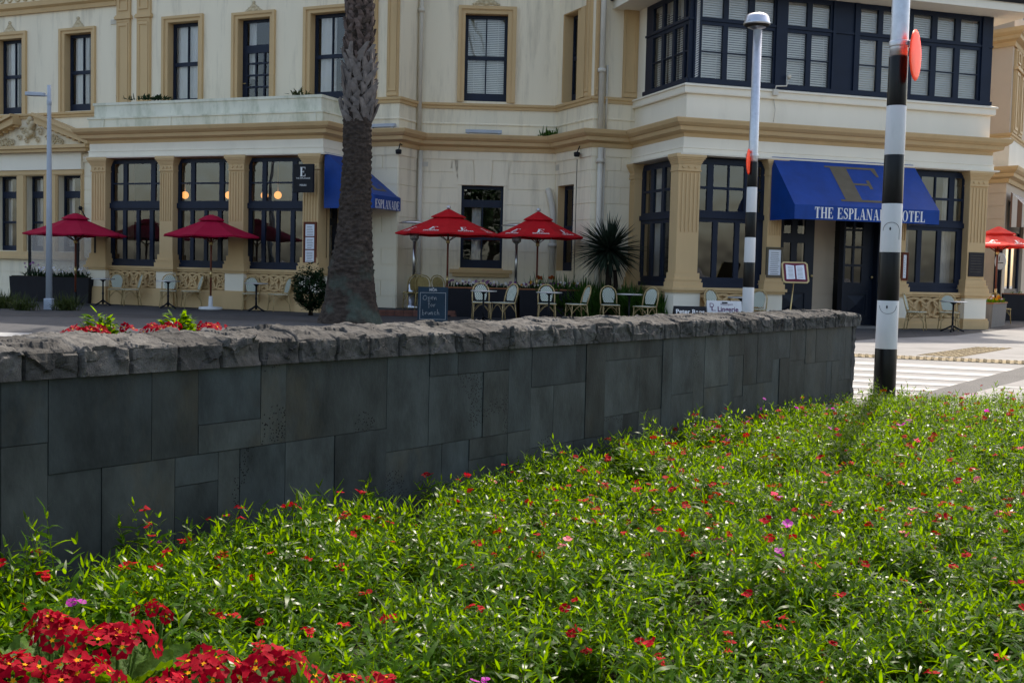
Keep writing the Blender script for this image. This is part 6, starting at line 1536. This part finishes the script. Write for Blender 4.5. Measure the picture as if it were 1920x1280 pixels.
SP = [(1012,31.0,.5,1,'with an orange flower head, behind the right red parasol pole'),(1034,30.9,.55,1,'with an orange flower head, left of the bent drainpipe foot'),(1052,30.8,.5,0,'in front of the narrow dark window'),(1072,30.7,.5,0,'behind the side on bistro chair'),(1092,30.5,.42,0,'at the right end of the black planter'),(1112,30.2,.15,0,'left of the spiky plant trunk'),(1133,30.1,.12,0,'at the foot of the spiky plant'),(1156,30.0,.2,0,'right of the spiky plant trunk'),(1178,29.9,.15,0,'behind the small table below the spiky plant'),(1200,29.6,.18,0,'behind the chair turned to the small table'),(1222,29.3,.12,0,'below the narrow return window of the right bay'),(1243,28.9,.05,0,'at the corner of the right bay'),(1118,29.9,0,0,'low behind the chair below the spiky plant'),(1165,29.7,0,0,'low between the two chairs below the spiky plant'),(1190,29.4,0,0,'low behind the right chair below the spiky plant'),(1235,28.7,0,0,'low in front of the white dado of the right bay'),(1258,28.4,-.05,0,'furthest right, against the right bay pier')]
for i, (a, d_, z, f, l) in enumerate(SP): strap(a, d_, 0, 'dark green strap leaved plant '+l, 20+i, f, L=(1.10+z*.3 if a < 1200 else .95)*(1 if d_ > 28.5 else .8))
# pansies etc. in planters
def bedding(fr, lab, cols, seed, z, n=60, green='leafdull', u0=0.05, u1=None, o=-.25, name='bedding_plants', hl=.16):
    r = np.random.default_rng(seed); u1 = u1 or fr.len-.05; parts = []; B = np.stack([r.uniform(u0,u1,n*6), r.uniform(o-.18,o+.2,n*6)], 1)
    W3 = np.array([tuple(fr.w(a,b,z)) for a,b in B]); V, Q = leaves(W3, r.uniform(0,2*PI,len(B)), r.uniform(.3,1.4,len(B)), r.uniform(hl*.5,hl*1.2,len(B)), r.uniform(.03,.05,len(B)), r.uniform(0,.4,len(B)), wid=(.4,1,.9,.2)); parts.append((V, Q, 0))
    for k in range(n):
        c = np.array(fr.w(r.uniform(u0,u1), r.uniform(o-.15,o+.2), z+r.uniform(hl*.55,hl*1.25))); V, Q = dflower(c, r.uniform(-2.5,-.6), r.uniform(.6,1.4), r.uniform(.028,.042), r); parts.append((V, Q, 1+int(r.integers(0,len(cols)))))
    V, Q, mi = merge(parts); d = Q[:,2] == Q[:,3]; c = fr.w((u0+u1)/2, o, z)
    tag(np_obj(name, V, Q[~d], [M[green]]+[M[c_] for c_ in cols], org=tuple(c), T=Q[d][:,:3], mi=np.concatenate([mi[~d],mi[d]])), lab, 'plants')
bedding(fP1, 'white and purple pansies in the black planter under the left red parasol of the pair', ['fpurp','fwhite','fpurp','fwhite'], 1, .75, 42)
bedding(fP2, 'purple and yellow pansies in the black planter under the right red parasol', ['fpurp','fyel','fpurp','fwhite','fpurp'], 2, .75, 36)
bedding(fP3, 'white flowers and dark foliage in the long planter at the left', ['fwhite'], 3, .72, 34, u0=1.0, hl=.24)
bedding(fP3, 'dark bronze foliage in the left end of the long planter', ['fpurp'], 4, .72, 8, u0=.25, u1=1.0, hl=.34)
bedding(fP4, 'yellow and orange pansies in the sunlit grey corner planter', ['fyel','fyel','forange','fwhite'], 5, .66, 34, green='leaf')
bedding(fP5, 'low green plants in the dark shop planter at the right edge', ['fyel'], 6, .87, 3, green='leaf')
# spiky plant
sp_ = atd(1141, 29.6); t = thing('spiky_plant', 'large dark spiky cordyline with a round head of sword leaves, against the hotel wall', 'plant', tuple(sp_))
mb = MB(); mb.tube([sp_, sp_+Vector((.02,0,.7)), sp_+Vector((.0,0,1.45))], [.11,.085,.075], 9); mb.tube([sp_+Vector((.1,.05,0)), sp_+Vector((.2,.05,.9)), sp_+Vector((.16,0,1.3))], [.07,.06,.05], 8); mb.build('trunk', M['soil'], t)
r = np.random.default_rng(9); n = 430; az = r.uniform(0,2*PI,n); el = np.arcsin(r.uniform(-.75,1,n)); B = np.zeros((n,3)); zc = D(1141,468,29.6).z
V, Q = leaves(B, az, el, r.uniform(.74,1.08,n), r.uniform(.04,.06,n), r.uniform(0,.22,n), segs=(0,.25,.7,1.0), wid=(.6,1,.8,.05)); np_obj('leaf_head', V+np.array([sp_.x,sp_.y,zc]), Q, M['spikeleaf'], t, org=tuple(sp_))
# round shrub by the palm
sh = atd(584, 29.0); t = thing('round_shrub', 'small dark round leaved shrub left of the palm trunk', 'shrub', tuple(sh))
mb = MB()
for k in range(4): mb.tube([sh+Vector((.03*k-.05,0,0)), sh+Vector((random.uniform(-.06,.06),random.uniform(-.06,.06),.35)), sh+Vector((random.uniform(-.2,.2),random.uniform(-.2,.2),.75))], [.018,.014,.008], 6)
mb.build('trunk', M['soil'], t)
n = 3800; th = r.uniform(0,2*PI,n); ph = np.arccos(r.uniform(-1,1,n)); rad = .43*r.uniform(.35,1,n)**.4; B = np.stack([rad*np.sin(ph)*np.cos(th), rad*np.sin(ph)*np.sin(th), rad*1.12*np.cos(ph)+.60], 1)*(1+.16*np.sin(th*3+ph*4)+.08*np.sin(th*7))[:,None]
V, Q = leaves(B, r.uniform(0,2*PI,n), r.uniform(-.3,1.1,n), r.uniform(.06,.11,n), r.uniform(.03,.045,n), r.uniform(0,.4,n), wid=(.4,1,.9,.1)); np_obj('crown', V+np.array(sh), Q, M['leafdull'], t, org=tuple(sh))
# weeds on the ledges
def weed(fr, px_, py_, o, label, seed, n=60, L=.22, m='strapleaf'):
    u, z = fr.px(px_, py_, o); tuft('ledge_weed', fr.w(u,o,z), n, L, .05, (.2,1.4), (0,.4), m, label, 'plant', seed, None, .12)
weed(FB, 244, 187.5, -.15, 'small leafy weed on the parapet, left of the broad weed patch', 1, 16, .16, 'leafdull'); 
for i, x in enumerate((272, 290, 304)): weed(FB, x, 187, -.15, ['leafy weed on the parapet, left part of the broad patch','leafy weed on the parapet, middle of the broad patch','leafy weed on the parapet, right part of the broad patch'][i], 2+i, 40, .2, 'leafdull')
weed(FB, 562, 178.5, -.15, 'dry twiggy weed on the parapet left of the palm', 8, 50, .24, 'grass')
weed(FM, 1029, 256, .25, 'green fern like weed growing on the cornice above the recess', 9, 70, .30, 'strapleaf')

# ================================================================== PALM TREE
pb = G(656, 606); t = thing('palm_tree', 'tall palm trunk with flared base and criss cross leaf stubs before the hotel', 'palm tree', tuple(pb))
dep = pb.y
def prow(x0, x1, y):
    a, b = D(x0,y,dep), D(x1,y,dep); return (a.x+b.x)/2-pb.x, (b.x-a.x)/2, a.z*.5+b.z*.5
rows = [prow(594,719,608), prow(598,714,592), prow(606,708,570), prow(611,704,540), prow(616,700,500), prow(626,699,470), prow(634,697,420), prow(640,696,340), prow(644,697,280), prow(643,697,245), prow(648,696,180), prow(649,697,100), prow(651,697,30), prow(652,697,-60)]
rows += [(rows[-1][0]+.05, rows[-1][1], 10.6), (rows[-1][0]+.08, .33, 11.0)]
rows[0] = (rows[0][0], rows[0][1], 0)
zsr = [q[2] for q in rows]; 
def trunk_at(z): return np.interp(z, zsr, [q[0] for q in rows]), np.interp(z, zsr, [q[1] for q in rows])
nz_, na = 420, 110; vs = np.zeros((nz_, na, 3))
for i in range(nz_):
    z = 11.0*(i/(nz_-1))**1.0; cx, rr_ = trunk_at(z)
    for j in range(na):
        a = 2*PI*j/na; x, y = math.cos(a), math.sin(a); p = Vector((x*rr_*3, y*rr_*3, z*2.2))
        f = mnoise.fractal(Vector((x*rr_*16, y*rr_*16, z*7)), 1, 2.1, 4)*.028
        if z > 1.1: f += .020*abs(math.sin(z*26+3*mnoise.noise(p*1.3)))*1.0 + .03*mnoise.noise(Vector((x*5,y*5,z*16)))
        else: f += .018*mnoise.noise(Vector((x*9,y*9,z*3)))+.03*mnoise.noise(Vector((x*3,y*3,z*2)))
        if z > 5.4: # diamond leaf scars
            k = 9; q = (a*k/(2*PI)+z*2.1) % 1; w = (a*k/(2*PI)-z*2.1) % 1; f += .05*min(q,1-q,w,1-w)
        vs[i,j] = (pb.x+cx+x*(rr_-.02+f), pb.y+y*(rr_-.02+f), z)
idx = np.arange(nz_*na).reshape(nz_, na); Q = np.stack([idx[:-1,:].ravel(), np.roll(idx,-1,1)[:-1,:].ravel(), np.roll(idx,-1,1)[1:,:].ravel(), idx[1:,:].ravel()], 1)
def palm_mat():
    m = mat('palm_bark', (.060,.045,.036), .95, .6, 7, .8, 30, stretch=(1,1,2.4), stain=(.024,.018,.016), stain_scale=2.5, stain_amt=.6, bdist=.03)
    nt = m.node_tree; N = nt.nodes; L = nt.links; b = N['Principled BSDF']; src = b.inputs['Base Color'].links[0].from_socket
    tc = N.new('ShaderNodeTexCoord'); sx = N.new('ShaderNodeSeparateXYZ'); L.new(tc.outputs['Object'], sx.inputs[0]); mr = N.new('ShaderNodeMapRange'); mr.inputs[1].default_value = 1.7; mr.inputs[2].default_value = .6; L.new(sx.outputs['Z'], mr.inputs[0])
    nz = N.new('ShaderNodeTexNoise'); nz.inputs['Scale'].default_value = 2.2; nz.inputs['Detail'].default_value = 8; L.new(tc.outputs['Object'], nz.inputs[0]); m3 = N.new('ShaderNodeMapRange'); m3.inputs[1].default_value = .5; m3.inputs[2].default_value = .62; L.new(nz.outputs['Fac'], m3.inputs[0])
    mu = N.new('ShaderNodeMath'); mu.operation = 'MULTIPLY'; L.new(mr.outputs[0], mu.inputs[0]); L.new(m3.outputs[0], mu.inputs[1]); mx = N.new('ShaderNodeMix'); mx.data_type = 'RGBA'; L.new(mu.outputs[0], mx.inputs[0]); L.new(src, mx.inputs[6]); mx.inputs[7].default_value = (.075,.09,.072,1); L.new(mx.outputs[2], b.inputs['Base Color']); return m
M['bark'] = palm_mat(); M['bootred'] = mat('reddish_leaf_stub', (.125,.092,.08), .95, .55, 5, .6, 40, stain=(.06,.035,.028), stain_scale=2.0, stain_amt=.8); M['boot'] = mat('grey_leaf_stub', (.185,.16,.145), .9, .4, 6, .5, 40, stain=(.075,.048,.04), stain_scale=2.2, stain_amt=.7)
np_obj('trunk', vs.reshape(-1,3), Q, M['bark'], t, org=tuple(pb))
def boots(z0, z1, dz, na_, L, w, out, name, m, seed):
    r = random.Random(seed); mb = MB(); z = z0; row = 0
    while z < z1:
        cx, rr_ = trunk_at(z)
        for k in range(na_):
            a = 2*PI*(k+.5*(row % 2))/na_+r.uniform(-.12,.12); d = Vector((math.cos(a), math.sin(a), 0)); s = Vector((-d.y, d.x, 0)); l = L*r.uniform(.6,1.3); o = out*r.uniform(.5,1.7)
            zz = z+r.uniform(-.05,.05); c = Vector((pb.x+cx,pb.y,zz))+d*(rr_-.06); lean = s*(1 if row % 2 else -1)*r.uniform(.25,.75)*l; wt = r.uniform(.10,.32)
            mid = c+d*(.05+o*.3)+Vector((0,0,l*.55))+lean*.5; tip = c+d*(.05+o)+Vector((0,0,l))+lean; th = d*.045
            mb.hexa([c-s*w*.62, c+s*w*.62, c+s*w*.62+th, c-s*w*.62+th, mid-s*w*.42, mid+s*w*.42, mid+s*w*.42+th, mid-s*w*.42+th])
            mb.hexa([mid-s*w*.42, mid+s*w*.42, mid+s*w*.42+th, mid-s*w*.42+th, tip-s*w*wt, tip+s*w*wt, tip+s*w*wt+d*.03, tip-s*w*wt+d*.03])
        z += dz; row += 1
    return mb.build(name, m, t)
boots(D(660,228,dep).z, D(660,118,dep).z, .135, 9, .34, .165, .05, 'leaf_stubs', M['boot'], 3)
boots(D(660,118,dep).z, 10.6, .115, 10, .20, .13, .022, 'leaf_stubs', M['bootred'], 4)
# crown of fronds above the picture
r = np.random.default_rng(21); parts = []; nf = 46
for k in range(nf):
    az = k*2.39996; el0 = math.radians(80-105*(k/nf)); Lf = r.uniform(3.6,4.4); B, A_, E_ = [], [], []; prev = None
    p = np.array([0,0,0.0]); n = 60
    for i in range(n):
        e = el0-1.15*(i/n)**1.3; p = p+np.array([math.cos(az)*math.cos(e), math.sin(az)*math.cos(e), math.sin(e)])*Lf/n
        if i > 4:
            for sgn in (-1,1): B.append(p.copy()); A_.append(az+sgn*(1.15-.5*i/n)); E_.append(e*.5-.15+r.uniform(-.1,.3))
    m_ = len(B); V, Q = leaves(np.array(B), np.array(A_), np.array(E_), .55*np.sin(np.linspace(.35,PI*.93,m_)), np.full(m_,.032), np.full(m_,.25)); parts.append((V, Q, 0))
V, Q, mi = merge(parts); cx, _ = trunk_at(10.9); np_obj('crown', V+np.array([pb.x+cx,pb.y,11.0]), Q, M['grass'], t, org=tuple(pb))

# trees along the waterfront side, seen as dark reflections in the hotel windows
def leafy_tree(loc, h, rad, seed, label):
    r = np.random.default_rng(seed); loc = Vector(loc); t = thing('waterfront_tree', label, 'tree', tuple(loc), group='trees reflected in the hotel windows')
    mb = MB(); mb.tube([loc, loc+Vector((.2,0,h*.35)), loc+Vector((.1,.1,h*.6))], [.32,.24,.12], 9)
    for k in range(6): a = k*1.05; mb.tube([loc+Vector((.15,0,h*(.3+.03*k))), loc+Vector((math.cos(a)*rad*.4,math.sin(a)*rad*.4,h*.5)), loc+Vector((math.cos(a)*rad*.75,math.sin(a)*rad*.75,h*.68))], [.14,.09,.04], 6)
    mb.build('trunk', M['soil'], t); n = 5200; nc = 26; cs = np.stack([r.normal(0,.42,nc)*rad, r.normal(0,.42,nc)*rad, h*.66+r.normal(0,.15,nc)*h], 1)
    B = cs[r.integers(0,nc,n)]+r.normal(0,.17*rad,(n,3)); V, Q = leaves(B, r.uniform(0,2*PI,n), r.uniform(-.6,1.2,n), r.uniform(.25,.45,n), r.uniform(.12,.2,n), r.uniform(0,.3,n), wid=(.4,1,.9,.1)); np_obj('crown', V+np.array(loc), Q, M['leafdull'], t, org=tuple(loc))
for i, (x, y, h, rd, l) in enumerate(((-24,-12,10,4.2,'broad dark tree reflected in the far left windows'),(-12,-19,8.5,3.8,'dark tree reflected in the left bay windows'),(1,-17,9.5,3.6,'dark tree reflected in the middle window of the recess'),(12,-12,9,3.6,'dark tree reflected in the corner windows of the right bay'),(24,-16,10.5,4.4,'broad dark tree reflected in the right bay windows'))): leafy_tree((x,y,-.16), h, rd, 60+i, l)

# ================================================================== LIGHT
AZ, EL = R_(69), R_(51)
sd = Vector((math.cos(EL)*math.cos(AZ), math.cos(EL)*math.sin(AZ), math.sin(EL)))
ld = bpy.data.lights.new('sun', 'SUN'); ld.energy = 2.6; ld.angle = R_(.53); ld.color = (1.0,.96,.91)
lo = bpy.data.objects.new('sun', ld); COL.objects.link(lo); lo.rotation_euler = sd.to_track_quat('Z','Y').to_euler(); lo.location = (10,20,30)
w = bpy.data.worlds.new('World'); scene.world = w; w.use_nodes = True; nt = w.node_tree; bg = nt.nodes['Background']
sk = nt.nodes.new('ShaderNodeTexSky'); sk.sky_type = 'NISHITA'; sk.sun_disc = False; sk.sun_elevation = EL; sk.sun_rotation = R_(90)-AZ; sk.dust_density = 3.0; sk.air_density = 1.0; sk.ozone_density = .6
nt.links.new(sk.outputs[0], bg.inputs[0]); bg.inputs[1].default_value = .15
scene.view_settings.view_transform = 'Standard'; scene.view_settings.look = 'None'; scene.view_settings.exposure = 1.22
scene.view_settings.use_white_balance = True; scene.view_settings.white_balance_temperature = 7150; scene.view_settings.white_balance_tint = 10; scene.view_settings.gamma = 1
